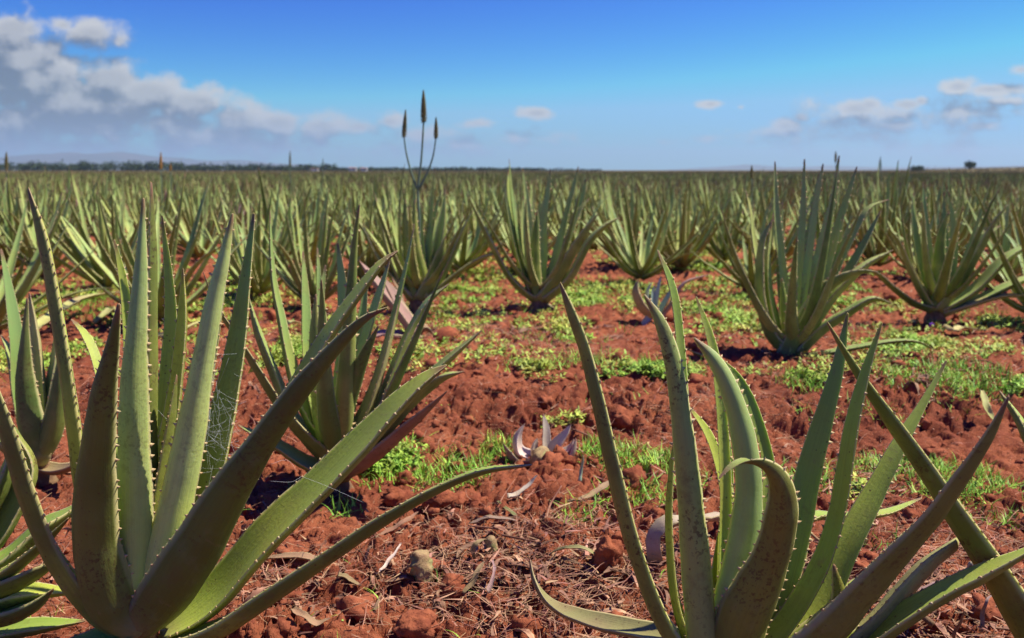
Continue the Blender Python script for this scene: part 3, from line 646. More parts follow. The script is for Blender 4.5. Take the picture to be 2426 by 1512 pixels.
# ------------------------------------------------------------------ generated plants
VAR = []
for s in range(7):
    H = [0.74, 0.78, 0.70, 0.76, 0.72, 0.80, 0.66][s]; n = [22, 19, 23, 18, 24, 21, 17][s]; sp = [0.85, 1.0, 0.7, 1.1, 0.8, 0.65, 0.95][s]
    gl = gen_leaves(40+s*3, n, H, sp)
    VAR.append([mesh_obj('leaf', g_[0], g_[1], [M_leafm, M_tooth], None, g_[2], g_[4], True, g_[3]) for g_ in gl])
LOWV = []
for s in range(9):
    gl = gen_leaves(140+s*5, [19, 18, 21, 18, 22, 18, 20, 17, 19][s], [0.70, 0.72, 0.66, 0.74, 0.68, 0.71, 0.64, 0.69, 0.73][s], [.8, 1.0, .7, .9, .6, 1.1, .8, .75, .85][s], M=8, teeth=False, low=True)
    v, f, d, u, i = merge(gl); LOWV.append((v, f, d, u, i))
LOWM = []; DEADM = []
for k, (v, f, d, u, i) in enumerate(LOWV):
    o = mesh_obj('aloe_plant', v, f, [M_leafm, M_tooth], None, d, i, True, u); LOWM.append(o.data); bpy.data.objects.remove(o)
    if k in (1, 4):
        o = mesh_obj('aloe_plant', v*[1.1, 1.1, 0.72], f, [M_tan if k == 1 else M_pink, M_tooth], None, d, i, True, u); DEADM.append(o.data); bpy.data.objects.remove(o)
used = set()
def place_plant(x, y, label, group=None, variant=None, scale=1.0, rz=None, lift=0.02):
    z = float(macro(x, y))
    v = variant if variant is not None else random.randrange(len(VAR))
    root = thing('aloe_plant', (x, y, z+lift), label, 'aloe plant', group)
    root.rotation_euler = (random.uniform(-.06, .06), random.uniform(-.04, .08), rz if rz is not None else random.uniform(0, 6.28)); root.scale = (scale,)*3
    for lf in VAR[v]:
        if v in used: o = lf.copy(); C.objects.link(o)
        else: o = lf
        o.parent = root
    used.add(v)
    return root
FIELD = []
near = [
 (375, 775, 1, 1.15, 1.0, 'large aloe glimpsed behind the upright leaf tips of the big left front aloe'),
 (-30, 800, 3, 1.25, 2.0, 'aloe at the left edge behind the small upright one, broad leaves sweeping right'),
 (254, 690, 0, 1.1, 3.0, 'aloe standing left of the one glimpsed behind the big front leaves'),
 (612, 708, 4, 1.05, 1.0, 'aloe behind the gap between the big left front aloe and the one on bare soil'),
 (748, 735, 2, 1.0, 0.5, 'aloe standing right behind the upright leaves of the aloe on bare soil'),
 (1518, 672, 1, 1.0, 4.0, 'aloe behind the bluish pup, right of the middle one with the outleaning leaf'),
 (1712, 628, 2, 1.0, 1.4, 'compact upright aloe left of the densely leaved one, a little farther back'),
 (1785, 700, 6, 1.0, 5.0, 'shaded aloe touching the left side of the densely leaved one'),
 (2075, 640, 5, 1.0, 2.2, 'aloe seen between the densely leaved one and the fanning one near the right edge'),
 (2405, 640, 0, 1.05, 2.9, 'aloe by the right edge behind the one fanning over weeds'),
 (870, 640, 3, 0.95, 0.2, 'aloe just left of the flowering one and behind the withered leaves'),
 (1120, 622, 4, 0.95, 3.6, 'aloe in the gap between the flowering one and the middle one'),
 (1360, 610, 6, 1.0, 2.6, 'aloe half hidden behind the right leaves of the middle one'),
 (110, 660, 2, 1.1, 0.9, 'aloe near the left edge behind the long arched leaf tips'),
 (2470, 770, 1, 1.1, 3.0, 'aloe cut by the right edge, low leaves over the dark soil'),
]
for px, py, v, sc, rz, lab in near:
    p = on_ground(px, py); FIELD.append((p[0], p[1])); place_plant(p[0], p[1], lab, None, v, sc*0.87, rz)
for px, py in ((1277,720),(990,718),(1876,855),(2218,750),(802,1125),(90,1092)):
    p = on_ground(px, py); FIELD.append((p[0], p[1]))
# rows across the rest of the field
cells = []
for r in range(0, 88):
    yr = 6.5+r*0.96
    for k in range(-100, 101):
        x = k*0.62+(0.31 if r % 2 else 0)+random.uniform(-.2, .2); y = yr+random.uniform(-.28, .28)+0.05*x
        if y < 6.4 or y > 92 or abs(x) > 0.62*y+1.2: continue
        if random.random() < 0.05: continue
        if any((x-a)**2+(y-b)**2 < 0.42**2 for a, b in FIELD): continue
        cells.append((y, x))
cells.sort()
GRP = 'aloe plants in the crowded rows across the field'
nsmall = 300-len(near)-10
indiv, rest = cells[:nsmall], cells[nsmall:]
far_label = 'aloe plant in the crowded far rows of the field, only pale green leaf tips showing'
mid_label = 'aloe plant in the first full row behind the scattered aloes, green upright leaves'
placed = []
for j, (y, x) in enumerate(indiv):
    sc = random.uniform(0.66, 1.04); dead = random.random() < 0.05
    if y < 9.0:
        placed.append((x, y, place_plant(x, y, mid_label, 'aloe plants in the first full rows behind the scattered ones', None, sc)))
    else:
        o = bpy.data.objects.new('aloe_plant', DEADM[random.randrange(2)] if dead else LOWM[random.randrange(len(LOWM))]); C.objects.link(o)
        o.location = (x, y, float(macro(x, y))+0.01); o.rotation_euler = (random.uniform(-.08, .08), random.uniform(-.05, .1), random.uniform(0, 6.28)); o.scale = (sc,)*3
        if dead: tag(o, 'dead brown aloe with withered leaves among the green rows of the field', 'aloe plant', 'dead aloes among the rows')
        else: tag(o, far_label, 'aloe plant', GRP); placed.append((x, y, o))
# unused variants get removed
for v, ls in enumerate(VAR):
    if v not in used:
        for o in ls: bpy.data.objects.remove(o)
# far field: one mass
def field_mass(cells, nl, seed, M=4):
    r = np.random.default_rng(seed); n = len(cells); c = np.array([(x, y, 0) for y, x in cells]); tot = n*nl
    base = np.repeat(c, nl, axis=0); q = np.tile(np.arange(nl)/(nl-1), n)
    az = r.uniform(0, 2*np.pi, tot); L = 0.70*r.uniform(0.72, 1.12, tot)*np.repeat(r.uniform(0.85, 1.08, n), nl)
    e0 = np.radians(15+30*q); e1 = np.radians(42+38*q+r.uniform(-10, 10, tot)); w = 0.042*r.uniform(.7, 1.1, tot)
    dh = np.c_[np.cos(az), np.sin(az), np.zeros(tot)]; sd = np.c_[-np.sin(az), np.cos(az), np.zeros(tot)]
    P = base.copy(); S = [P.copy()]
    for s in range(M):
        t = (s+.5)/M; e = e0+(e1-e0)*min(1, t*2.2)+(t > .5)*r.uniform(-.25, .2, tot)
        P = P+(dh*np.cos(e)[:, None]+np.c_[np.zeros(tot), np.zeros(tot), np.sin(e)]+[0.08*t, 0, 0])*(L/M)[:, None]; S.append(P.copy())
    V, D = [], []; rn = r.random(tot)
    for s in range(M+1):
        t = s/M; pw = w*profile(np.array([t]))[0] if s < M else w*0.05
        nrm = -dh*math.sin(0.9)*0.3
        if s < M:
            V += [S[s]+sd*pw[:, None], S[s]-nrm*0+(dh*pw[:, None]*0.6), S[s]-sd*pw[:, None]]
            D += [np.c_[np.full(tot, .0), np.full(tot, .5), np.full(tot, t), rn], np.c_[np.full(tot, 1.), np.full(tot, .0), np.full(tot, t), rn], np.c_[np.full(tot, .0), np.full(tot, .5), np.full(tot, t), rn]]
        else: V += [S[s]]; D += [np.c_[np.full(tot, .5), np.zeros(tot), np.ones(tot), rn]]
    V = np.stack(V, 1); K = V.shape[1]; D = np.stack(D, 1); b = (np.arange(tot)*K)[:, None]
    F = []
    for s in range(M-1):
        for a0 in (0, 1):
            A = 3*s+a0; F += [b+np.array([A, A+1, A+4]), b+np.array([A, A+4, A+3])]
    A = 3*(M-1); F += [b+np.array([A, A+1, A+3]), b+np.array([A+1, A+2, A+3])]
    return V.reshape(-1, 3), np.vstack(F), D.reshape(-1, 4)
v1, f1, d1 = field_mass(rest, 15, 3)
fc = []
for _ in range(22000):
    y = 86*math.exp(random.random()*math.log(620/86.)); fc.append((y, random.uniform(-1, 1)*(0.64*y)))
v2, f2, d2 = field_mass(fc, 7, 4, 3)
v2 = v2.copy(); v2[:, 2] += sstep(150, 500, v2[:, 1])*sstep(0.35, 0.6, v2[:, 0]/np.maximum(v2[:, 1], 1))*2.2
vv = np.vstack([v1, v2]); ff = np.vstack([f1, f2+len(v1)]); dd = np.vstack([d1, d2])
o = mesh_obj('aloe_field', vv, ff, [M_leafm, M_farfield], None, dd, np.r_[(np.random.default_rng(2).random(len(rest)*15) < 0.5)[f1[:, 0]//13].astype(int), np.ones(len(f2), int)]); tag(o, 'distant mass of aloe plants filling the field up to the horizon', 'aloe field', kind='stuff')

# far flower stalks on field plants: part of the plant they grow from
def stalk_on_field(px, ytop, Y, label, bud, lenpx, ry=0.02, extra=None):
    p = at(px, 460, Y); x, y = p[0], Y
    best = min((q for q in placed if 'fl' not in q[2]), key=lambda q: (q[0]-x)**2*4+(q[1]-y)**2)
    root = best[2]; placed.remove(best)
    y = best[1]; x = at(px, 460, y)[0]
    root.location = (x, y, float(macro(x, y))); root.rotation_euler = (0, 0, 0); root.scale = (1, 1, 1)
    root['label'] = label
    if 'group' in root: del root['group']
    top = at(px, ytop, y); bot = at(px, ytop+lenpx, y)
    if bot[2] < 0.45: bot[2] = max(0.45, bot[2])
    flower_stalk(root, [([np.array([x, y, 0.15+float(macro(x, y))]), np.array([x+0.01, y, bot[2]*0.6]), bot], 1.0, (bot, top), 1.0)], bud, 0.009, ry, 60)
stalk_on_field(15, 360, 8.8, 'aloe at the far left edge with a single olive flower spike against the treeline', M_bud, 42)
stalk_on_field(381, 360, 11, 'aloe on the left with a yellowish flower spike crossing the dark treeline', M_budo, 40)
stalk_on_field(404, 388, 14, 'aloe with a short orange flower spike, just right of the taller yellowish spike', M_budo, 16)
stalk_on_field(687, 357, 16, 'aloe left of centre with one pale thin flower spike poking over the horizon', M_bud, 36, 0.022)
stalk_on_field(1980, 358, 12, 'aloe with a short flower spike rising above the tall leaf tips right of centre', M_bud, 26)
stalk_on_field(2086, 370, 17, 'aloe with a thin grey green flower spike left of the two far trees', M_stalk, 34)
stalk_on_field(765, 374, 20, 'distant aloe with a faint thin flower spike by the end of the treeline', M_stalk, 24, 0.014)
stalk_on_field(1781, 392, 10, 'aloe with a dull brown flower spike behind the compact upright aloe', M_bud, 30)

# ------------------------------------------------------------------ mounds and ground
ys = [0.25]
while ys[-1] < 5200:
    y = ys[-1]; q = y+1.0
    ys.append(y+q*(0.0021 if 1.2 < y < 3.6 else 0.0032 if y < 7 else 0.008 if y < 22 else 0.04))
ys = np.array([-4, -3, -2, -1.2, -0.6, -0.2, 0.1]+ys); nu = 860
uu = np.linspace(-1, 1, nu); uu = np.sign(uu)*(0.62*np.abs(uu)+0.9*np.abs(uu)**5)
YY, UUg = np.meshgrid(ys, uu, indexing='ij'); XX = np.where(YY > -0.9, YY+1.0, 0.4+0*YY)*UUg*1.15
XX = XX+np.sign(UUg)*np.clip(-YY, 0, 5)*0.0
ZZ = ground_z(XX, YY)
ZZ = ZZ+sstep(150, 500, YY)*sstep(0.35, 0.6, XX/np.maximum(YY, 1))*2.2     # land swells gently at far right
ZZ = ZZ-0.0
ny = len(ys); idx = np.arange(ny*nu).reshape(ny, nu)
Fq = np.stack([idx[:-1, :-1].ravel(), idx[:-1, 1:].ravel(), idx[1:, 1:].ravel(), idx[1:, :-1].ravel()], 1)
o = mesh_obj('ground', np.stack([XX, YY, ZZ], -1).reshape(-1, 3), Fq, [M_soil]); tag(o, kind='structure')
print('ground verts', ny*nu)

# ------------------------------------------------------------------ loose soil, straw, litter, grass
def ico(sub):
    import bmesh
    bm = bmesh.new(); bmesh.ops.create_icosphere(bm, subdivisions=sub, radius=1); bm.verts.ensure_lookup_table()
    V = np.array([v.co[:] for v in bm.verts]); F = np.array([[v.index for v in f.verts] for f in bm.faces]); bm.free(); return V, F
def n3(V, s, k):
    return (pn(V[..., 0]*k+s, V[..., 1]*k+s*1.7, 3)+pn(V[..., 1]*k+s*2.3, V[..., 2]*k-s, 4)+pn(V[..., 2]*k-s*0.7, V[..., 0]*k+s*3.1, 5))
def wedge(n, y0, y1, p=1.0, slope=0.66, pad=0.4):
    y = y0+(y1-y0)*rng.random(n)**p; x = (rng.random(n)*2-1)*(slope*y+pad); return x, y
cv, cf, cd = [], [], []; b = 0; I2, I2F = ico(2); I3, I3F = ico(3)
for k in range(7500):
    (x,), (y,) = wedge(1, 1.05, 7.0, 1.5); y = float(y); x = float(x)
    if pn(x*1.4+2, y*1.4, 12) < -0.05 and k % 4: continue
    s = min(0.040, 0.0032*math.exp(abs(rng.normal())*0.95))*(1 if y < 4 else 1.5)
    IV, IF = (I3, I3F) if s > 0.02 and y < 3 else (I2, I2F)
    r = 1+0.34*n3(IV, k*1.37, 1.3)+0.30*n3(IV, k*2.1, 3.4)
    V = IV*r[:, None]*np.array([1, rng.uniform(.7, 1.1), rng.uniform(.55, .85)])*s
    a = rng.uniform(0, 6.28); V = V@np.array([[math.cos(a), math.sin(a), 0], [-math.sin(a), math.cos(a), 0], [0, 0, 1]])
    z = float(ground_z(x, y)); V = V+[x, y, z+s*0.15]
    cv.append(V); cf.append(IF+b); b += len(V)
o = mesh_obj('soil_clods', np.vstack(cv), np.vstack(cf), [M_clod], smooth=True); tag(o, 'loose red soil clods scattered over the ground', 'soil', kind='stuff')

def ribbons(x, y, L, w, curl, up, lift, rnd, seg=4, taper=0.2, hue=None, az=None):
    """flat curved strips lying on or rising from the soil"""
    n = len(x); r = rng; az = r.uniform(0, 2*np.pi, n) if az is None else az
    z = ground_z(x, y)+lift; P = np.c_[x, y, z]; V, D = [], []; hue = r.random(n) if hue is None else hue
    a = az.copy(); e = up.copy()
    for s in range(seg+1):
        t = s/seg; ww = w*(1-(1-taper)*t)
        sd = np.c_[-np.sin(a), np.cos(a), r.uniform(-.3, .3, n)*0+0.15]
        V += [P+sd*ww[:, None]*0.5, P-sd*ww[:, None]*0.5]; D += [np.c_[hue, hue, hue, rnd]]*2
        P = P+np.c_[np.cos(a)*np.cos(e), np.sin(a)*np.cos(e), np.sin(e)]*(L/seg)[:, None]
        a = a+curl*r.uniform(0.3, 1, n)/seg*2; e = e-np.abs(curl)*0.7/seg*(up > 0.05)
    V = np.stack(V, 1); K = V.shape[1]; D = np.stack(D, 1); b = (np.arange(n)*K)[:, None]
    F = np.vstack([b+np.array([2*s, 2*s+1, 2*s+3, 2*s+2]) for s in range(seg)])
    return V.reshape(-1, 3), F, D.reshape(-1, 4)
def join(parts):
    b = 0; V, F, D = [], [], []
    for v, f, d in parts: V.append(v); F.append(f+b); D.append(d); b += len(v)
    return np.vstack(V), np.vstack(F), np.vstack(D)
# straw
x, y = wedge(42000, 1.05, 7.5, 1.35); keep = (pn(x*1.6+5, y*1.6+3, 14)+0.9*rng.random(len(x)) > 0.62) | (rng.random(len(x)) < 0.10)
cl = on_ground(1150, 1330); keep |= (((x-cl[0])/0.5)**2+((y-cl[1])/0.32)**2 < 1) & (rng.random(len(x)) < 0.75)
x, y = x[keep], y[keep]
for (qx, qy, r1, r2, m) in ((1330,1400,.34,.16,700),(2260,1440,.34,.18,900),(1150,1300,.30,.22,600),(650,1380,.2,.15,250),(2300,1290,.3,.15,500),(1000,730,.7,.5,900),(1230,800,.5,.35,900),(1700,960,.4,.12,400)):
    cl = on_ground(qx, qy); x = np.r_[x, rng.normal(cl[0], r1*.6, m)]; y = np.r_[y, rng.normal(cl[1], r2*.6, m)]
ok = y > 1.0; x, y = x[ok], y[ok]; n = len(x)
v, f, d = ribbons(x, y, rng.uniform(.015, .09, n), rng.uniform(.0008, .0022, n)*(1+0.25*np.maximum(y-2, 0)), rng.normal(0, .38, n), rng.uniform(-.05, .4, n)*(rng.random(n) < .6), rng.uniform(.002, .014, n), rng.random(n)**0.8, 4, 0.6)
o = mesh_obj('dry_straw', v, f, [M_straw], None, d); tag(o, 'dry straw and thin root fibres strewn on the red soil', 'straw', kind='stuff'); print('straw', n)
# litter of leaf scraps
x, y = wedge(15000, 1.05, 9.0, 1.35); keep = pn(x*1.1+1, y*1.1+8, 15)+0.7*rng.random(len(x)) > 0.40
x, y = x[keep], y[keep]
for (qx, qy, r1, r2, m) in ((1330,1380,.36,.2,420),(2260,1440,.34,.18,520),(1150,1300,.30,.22,300),(1000,730,.7,.5,300),(1230,800,.5,.35,260),(2330,900,.6,.4,260)):
    cl = on_ground(qx, qy); x = np.r_[x, rng.normal(cl[0], r1*.6, m)]; y = np.r_[y, rng.normal(cl[1], r2*.6, m)]
ok = y > 1.0; x, y = x[ok], y[ok]; n = len(x)
v, f, d = ribbons(x, y, rng.uniform(.012, .055, n), rng.uniform(.002, .010, n), rng.normal(0, .8, n), rng.uniform(0, .5, n), rng.uniform(.001, .012, n), rng.random(n), 4, 0.15)
o = mesh_obj('dry_leaf_litter', v, f, [M_litter], None, d); tag(o, 'small brown scraps of dried leaf scattered on the soil', 'leaf litter', kind='stuff')
gl_ = []
for (qx, qy, r1, r2, m) in ((1170,1330,.26,.16,46),(1340,1400,.28,.14,40),(2240,1440,.34,.16,56),(650,1400,.2,.12,18),(1400,1200,.25,.15,16),(980,740,.6,.4,24),(1230,790,.5,.3,16),(2330,880,.5,.4,22),(560,1000,.25,.2,12),(1900,1330,.3,.15,20)):
    cl = on_ground(qx, qy)
    for _ in range(m):
        x0, y0 = rng.normal(cl[0], r1*.6), max(1.02, rng.normal(cl[1], r2*.6)); a = rng.uniform(0, 6.28); L = rng.uniform(.025, .085)*(1 if y0 < 3 else 1.7); cu_ = rng.normal(0, .8); up_ = abs(rng.normal(0, .3)); p = np.array([x0, y0, float(ground_z(x0, y0))+.003]); P = [p]
        for q in range(4): p = p+np.array([math.cos(a), math.sin(a), up_*(1-.55*q)])*L/4; a += cu_/4; P.append(np.array([p[0], p[1], max(p[2], float(ground_z(p[0], p[1]))+.003)]))
        w0 = rng.uniform(.0025, .0085)*(1 if y0 < 3 else 1.5)
        g_ = leaf_geo(np.array(P), w0*np.array([.8, 1, .9, .6, .15]), np.array([-math.sin(a), math.cos(a), rng.normal(0, .4)]), M=9, T=.35, c=.7, teeth=False, rnd=rng.random(), low=True, wob=.12); g_[2][:, 0] = rng.random(); gl_.append(g_)
v, f, d, u, i = merge(gl_); o = mesh_obj('withered_leaf_litter', v, f, [M_litter], None, d); tag(o, 'curled withered leaf pieces heaped with straw on the soil', 'leaf litter', kind='stuff')
# grass and weeds where the photograph shows them (2426-px units)
patches = [(1010,1120,170,60,1.0),(930,1075,60,40,.8),(1350,870,170,36,1.0),(1480,1090,110,40,1.0),(1180,1075,50,40,.9),(1500,1180,90,50,.8),(2200,1130,180,50,.9),(1900,905,80,25,.9),(2230,900,190,55,.8),(1080,690,110,40,.9),
 (1440,700,160,50,.6),(960,860,60,25,.8),(700,830,80,35,.9),(1300,780,200,40,.45),(2330,1200,110,60,.7),(2150,820,120,40,.7),(2350,760,110,50,.9),(1750,760,110,40,.55),(640,850,50,40,.6),(1380,1225,60,30,.5),
 (820,1210,50,26,.5),(1000,760,160,40,.3),(1570,880,90,25,.9),(1600,1130,90,40,.7),(1650,620,120,30,.8),(450,720,300,60,.6),(1200,650,160,20,.9),(120,720,160,60,.6),(60,860,120,60,.6),(1950,1140,110,40,.5),(90,1470,80,25,.5),(720,1160,40,30,.4),(1870,700,220,50,.5),(2060,1290,90,40,.4),(1340,1000,60,14,.4),(2100,980,220,30,.25)]
gx, gy, wx, wy = [], [], [], []
for (cx, cy, rx, ry, dn) in patches:
    c = on_ground(cx, cy); ex = abs(on_ground(cx+rx, cy)[0]-c[0]); a0 = on_ground(cx, cy-ry*0.8)[1]; a1 = on_ground(cx, cy+ry)[1]
    area = ex*(a0-a1); m = int(min(11000, area*(22000 if c[1] < 3.4 else 9500)*dn/(1+max(0, c[1]-2.5)*0.35)))
    th = rng.uniform(0, 2*np.pi, m); rr_ = rng.random(m)**0.6
    X = c[0]+ex*rr_*np.cos(th); Yv = np.where(np.sin(th) > 0, c[1]+(a0-c[1])*rr_*np.sin(th), c[1]+(c[1]-a1)*rr_*np.sin(th))
    k = pn(X*5+1, Yv*5, 16)+0.5*pn(X*17, Yv*17, 23)+0.4*rng.random(m) > (-0.02 if c[1] < 3.4 else 0.16)
    X, Yv = X[k], Yv[k]
    q = (pn(X*3+4, Yv*3, 17) > (0.42 if c[1] < 3.2 else 0.0)); wx += list(X[q]); wy += list(Yv[q]); gx += list(X[~q | (rng.random(len(X)) < .3)]); gy += list(Yv[~q | (rng.random(len(X)) < 0)]) if False else []
    sel = ~q; gx = gx[:len(gy)]; gx += list(X[sel]); gy += list(Yv[sel])
X, Yv = wedge(36000, 3.2, 15, 1.1); k = pn(X*1.2+11, Yv*1.2, 18)+0.6*pn(X*4, Yv*4, 19)+0.4*pn(X*13, Yv*13, 24) > 0.27; wx += list(X[k]); wy += list(Yv[k])
X, Yv = wedge(1500, 1.1, 4, 1.2); k = pn(X*2.2+3, Yv*2.2, 21) > 0.25; gx += list(X[k]); gy += list(Yv[k])
gx, gy = np.array(gx), np.array(gy); n = len(gx)
sc = 1+0.10*np.maximum(gy-2, 0)
v, f, d = ribbons(gx, gy, rng.uniform(.018, .058, n)*sc, rng.uniform(.0022, .0050, n)*sc, rng.normal(0, .9, n), rng.uniform(.35, 1.45, n), np.full(n, .002), rng.random(n), 4, 0.05)
o = mesh_obj('grass', v, f, [M_grass], None, d); tag(o, 'short bright green grass growing in patches on the red soil', 'grass', kind='stuff'); print('grass', n)
wx, wy = np.array(wx), np.array(wy); n = len(wx); per = 5
wx = np.repeat(wx, per)+rng.normal(0, .008, n*per); wy = np.repeat(wy, per)+rng.normal(0, .008, n*per); n *= per
sc = 1+0.14*np.maximum(wy-2, 0)
v, f, d = ribbons(wx, wy, rng.uniform(.008, .024, n)*sc, rng.uniform(.005, .012, n)*sc, rng.normal(0, .6, n), rng.uniform(.0, .9, n), rng.uniform(.0, .028, n), rng.random(n), 2, 0.35)
o = mesh_obj('low_weeds', v, f, [M_weed], None, d); tag(o, 'low creeping weeds with small green leaves between the aloes', 'weeds', kind='stuff'); print('weeds', n)

# ------------------------------------------------------------------ single pieces on the soil
def fallen(name, label, pts, w, mat, cat='dead leaf', lift=0.012, T=0.3, c=0.5, teeth=False, group=None, hts=None):
    P = []
    for k, (a, b_) in enumerate(pts):
        h = lift+(hts[k] if hts else 0); q = on_ground(a, b_, h); q[2] = max(q[2], float(ground_z(q[0], q[1]))+lift*0.6); P.append(q)
    P = np.array(P); org = P[0].copy(); hw = np.array(w)*0.5*P[:, 1]/FP
    d = P[-1]-P[0]; side = norm(np.cross([0, 0, 1.0], d))
    V, F, D, U, I = leaf_geo(P, hw, side, M=18, T=T, c=c, teeth=teeth, rnd=random.random(), wob=0.08)
    V = V+0.004*np.c_[pn(V[:, 0]*40, V[:, 1]*40, 3), pn(V[:, 1]*40, V[:, 2]*40, 4), pn(V[:, 0]*30, V[:, 2]*30, 5)]
    o = mesh_obj(name, V-org, F, [mat, M_tooth], None, D, I, True, U); o.location = org.tolist(); return tag(o, label, cat, group)
fallen('dead_leaf', 'long dead brown leaf fragment lying in grass right of the pale uprooted pup', [(1345,1195),(1385,1180),(1420,1160),(1450,1135)], [8, 16, 24, 5], M_tan, hts=[0, .01, .02, .03])
fallen('dead_leaf', 'grey green leaf piece poking down from under the uprooted pale pup', [(1205,1190),(1225,1172),(1250,1150),(1272,1128)], [20, 20, 14, 5], M_pup, hts=[0, .015, .03, .05])
fallen('dead_leaf', 'reddish brown flat leaf strip lying left of centre in the front soil', [(1110,1240),(1145,1230),(1185,1228),(1225,1233)], [6, 16, 16, 4], M_pink, hts=[0, .01, .01, 0])
fallen('dead_leaf', 'small olive leaf sliver just below the uprooted pale pup', [(1178,1194),(1200,1208),(1222,1222)], [6, 11, 8], M_olive)
fallen('dead_leaf', 'curled pale leaf arching beside a round green scrap in the front litter', [(1125,1330),(1122,1300),(1135,1284),(1155,1278)], [10, 16, 14, 6], M_tan, hts=[0, .03, .04, .02])
fallen('dead_leaf', 'narrow brown leaf hanging over a hollow in the centre front soil', [(1100,1405),(1118,1378),(1135,1352),(1145,1332)], [8, 17, 17, 6], M_tan, hts=[0, .015, .03, .03])
fallen('dead_leaf', 'thin purplish brown leaf standing out of the soil next to the hanging brown one', [(1158,1418),(1164,1385),(1170,1355),(1170,1325)], [14, 13, 10, 4], M_pink, hts=[0, .02, .035, .04])
fallen('dead_leaf', 'olive arched leaf lying across litter just left of the right foreground aloe', [(1300,1312),(1340,1298),(1385,1302),(1425,1322)], [8, 16, 17, 5], M_olive, hts=[0, .03, .035, .01])
fallen('dead_leaf', 'yellow flat scrap of leaf in the litter below the middle of the photo', [(1140,1470),(1190,1500)], [8, 6], M_yel) if False else None
fallen('dead_leaf', 'flat yellowish brown leaf under the long lime leaf of the left front aloe', [(625,1325),(680,1318),(740,1322),(790,1330)], [10, 26, 28, 6], M_tan, hts=[0, .01, .01, 0])
fallen('dead_leaf', 'tan leaf strip beneath the lowest long leaf of the left front aloe', [(890,1280),(930,1255),(960,1235),(990,1215)], [10, 16, 16, 6], M_tan, hts=[0, .01, .02, .02])
fallen('dead_leaf', 'small curved dead leaf with grey underside at the bottom left of centre', [(692,1440),(720,1462),(750,1475),(782,1482)], [14, 24, 22, 6], M_tan, hts=[.02, .02, .01, 0])
fallen('dead_leaf', 'pale stub of leaf half buried at the left of the lumpy brown stem piece', [(800,1380),(825,1378),(850,1382)], [18, 20, 12], M_tan)
fallen('dead_leaf', 'grey forked dry leaf strip left of the lumpy brown stem piece', [(893,1362),(915,1335),(935,1310),(950,1285)], [7, 10, 8, 4], M_pup, hts=[0, .01, .02, .03])
fallen('dead_leaf', 'small upright grey green leaf sliver right of the uprooted pale pup', [(1372,1148),(1376,1120),(1379,1095),(1380,1075)], [10, 9, 7, 3], M_blue, hts=[0, .03, .06, .09])
fallen('dead_leaf', 'pale yellowish leaf lying under the flowering aloe on the weeds', [(2255,745),(2270,765),(2300,778),(2340,782)], [18, 18, 14, 5], M_yel) if False else None
fallen('dead_leaf', 'bleached yellow leaf collapsed at the foot of the aloe fanning right', [(2240,770),(2262,785),(2275,775),(2300,778),(2345,782)], [12, 18, 20, 14, 4], M_yel, hts=[.03, .02, .02, .01, 0])
fallen('dead_leaf', 'tan leaf scrap lying among weeds at the right edge by the broken spiky tip', [(2325,925),(2335,960),(2350,985),(2358,1000)], [12, 20, 16, 4], M_yel, hts=[.06, .05, .02, 0])
fallen('dead_leaf', 'pink dry leaf strip at bottom right among dark debris', [(2130,1410),(2180,1395),(2230,1380),(2270,1370)], [8, 12, 10, 4], M_pink, hts=[0, .01, .02, .03])
fallen('dead_leaf', 'upright curled purple brown leaf tip in the bottom right debris', [(2320,1500),(2325,1460),(2335,1425),(2358,1402)], [12, 12, 9, 3], M_pink, hts=[0, .03, .06, .07])
fallen('dead_leaf', 'grey pointed dry leaf standing in the bottom right corner debris', [(2262,1510),(2275,1480),(2285,1450)], [12, 9, 3], M_tan, hts=[0, .03, .06])
fallen('dead_leaf', 'long pale dry leaf lying behind the blunt yellowish leaf', [(2130,1392),(2190,1380),(2250,1388),(2300,1392)], [8, 10, 10, 4], M_tan)
fallen('dead_leaf', 'thick bleached leaf arching behind the left leaves of the right foreground aloe', [(1552,1330),(1548,1268),(1585,1232),(1645,1222),(1720,1216)], [40, 44, 42, 36, 20], M_bleach, T=0.9, c=0.0, hts=[0, .05, .08, .07, .03])
fallen('dead_leaf', 'bleached leaf end sticking out of dark soil near the lower right edge', [(2290,1365),(2310,1340),(2345,1330),(2380,1345)], [20, 34, 30, 10], M_bleach, T=0.8, c=0.0, hts=[0, .03, .03, 0])
fallen('dead_leaf', 'yellow curled leaf behind the tips of the left front aloe', [(676,790),(672,770),(690,762),(722,765)], [14, 16, 16, 8], M_yel, hts=[0, .06, .08, .04])
fallen('dead_leaf', 'broad yellow leaf trailing on weeds behind the slanting tips at the left', [(60,800),(130,745),(200,705),(285,690)], [30, 30, 24, 8], M_yel, hts=[.02, .08, .1, .08], lift=.02)
fallen('dead_leaf', 'orange yellow withered leaf under the aloes seen between the left tips', [(225,765),(250,745),(262,730),(280,742)], [16, 22, 18, 6], M_yel, hts=[0, .03, .04, .02])
fallen('dead_leaf', 'yellow green leaf lying flat from the base of the hidden aloe at left', [(362,800),(420,785),(470,765),(540,752)], [12, 16, 14, 5], M_yel, hts=[.0, .03, .05, .05], lift=.02)
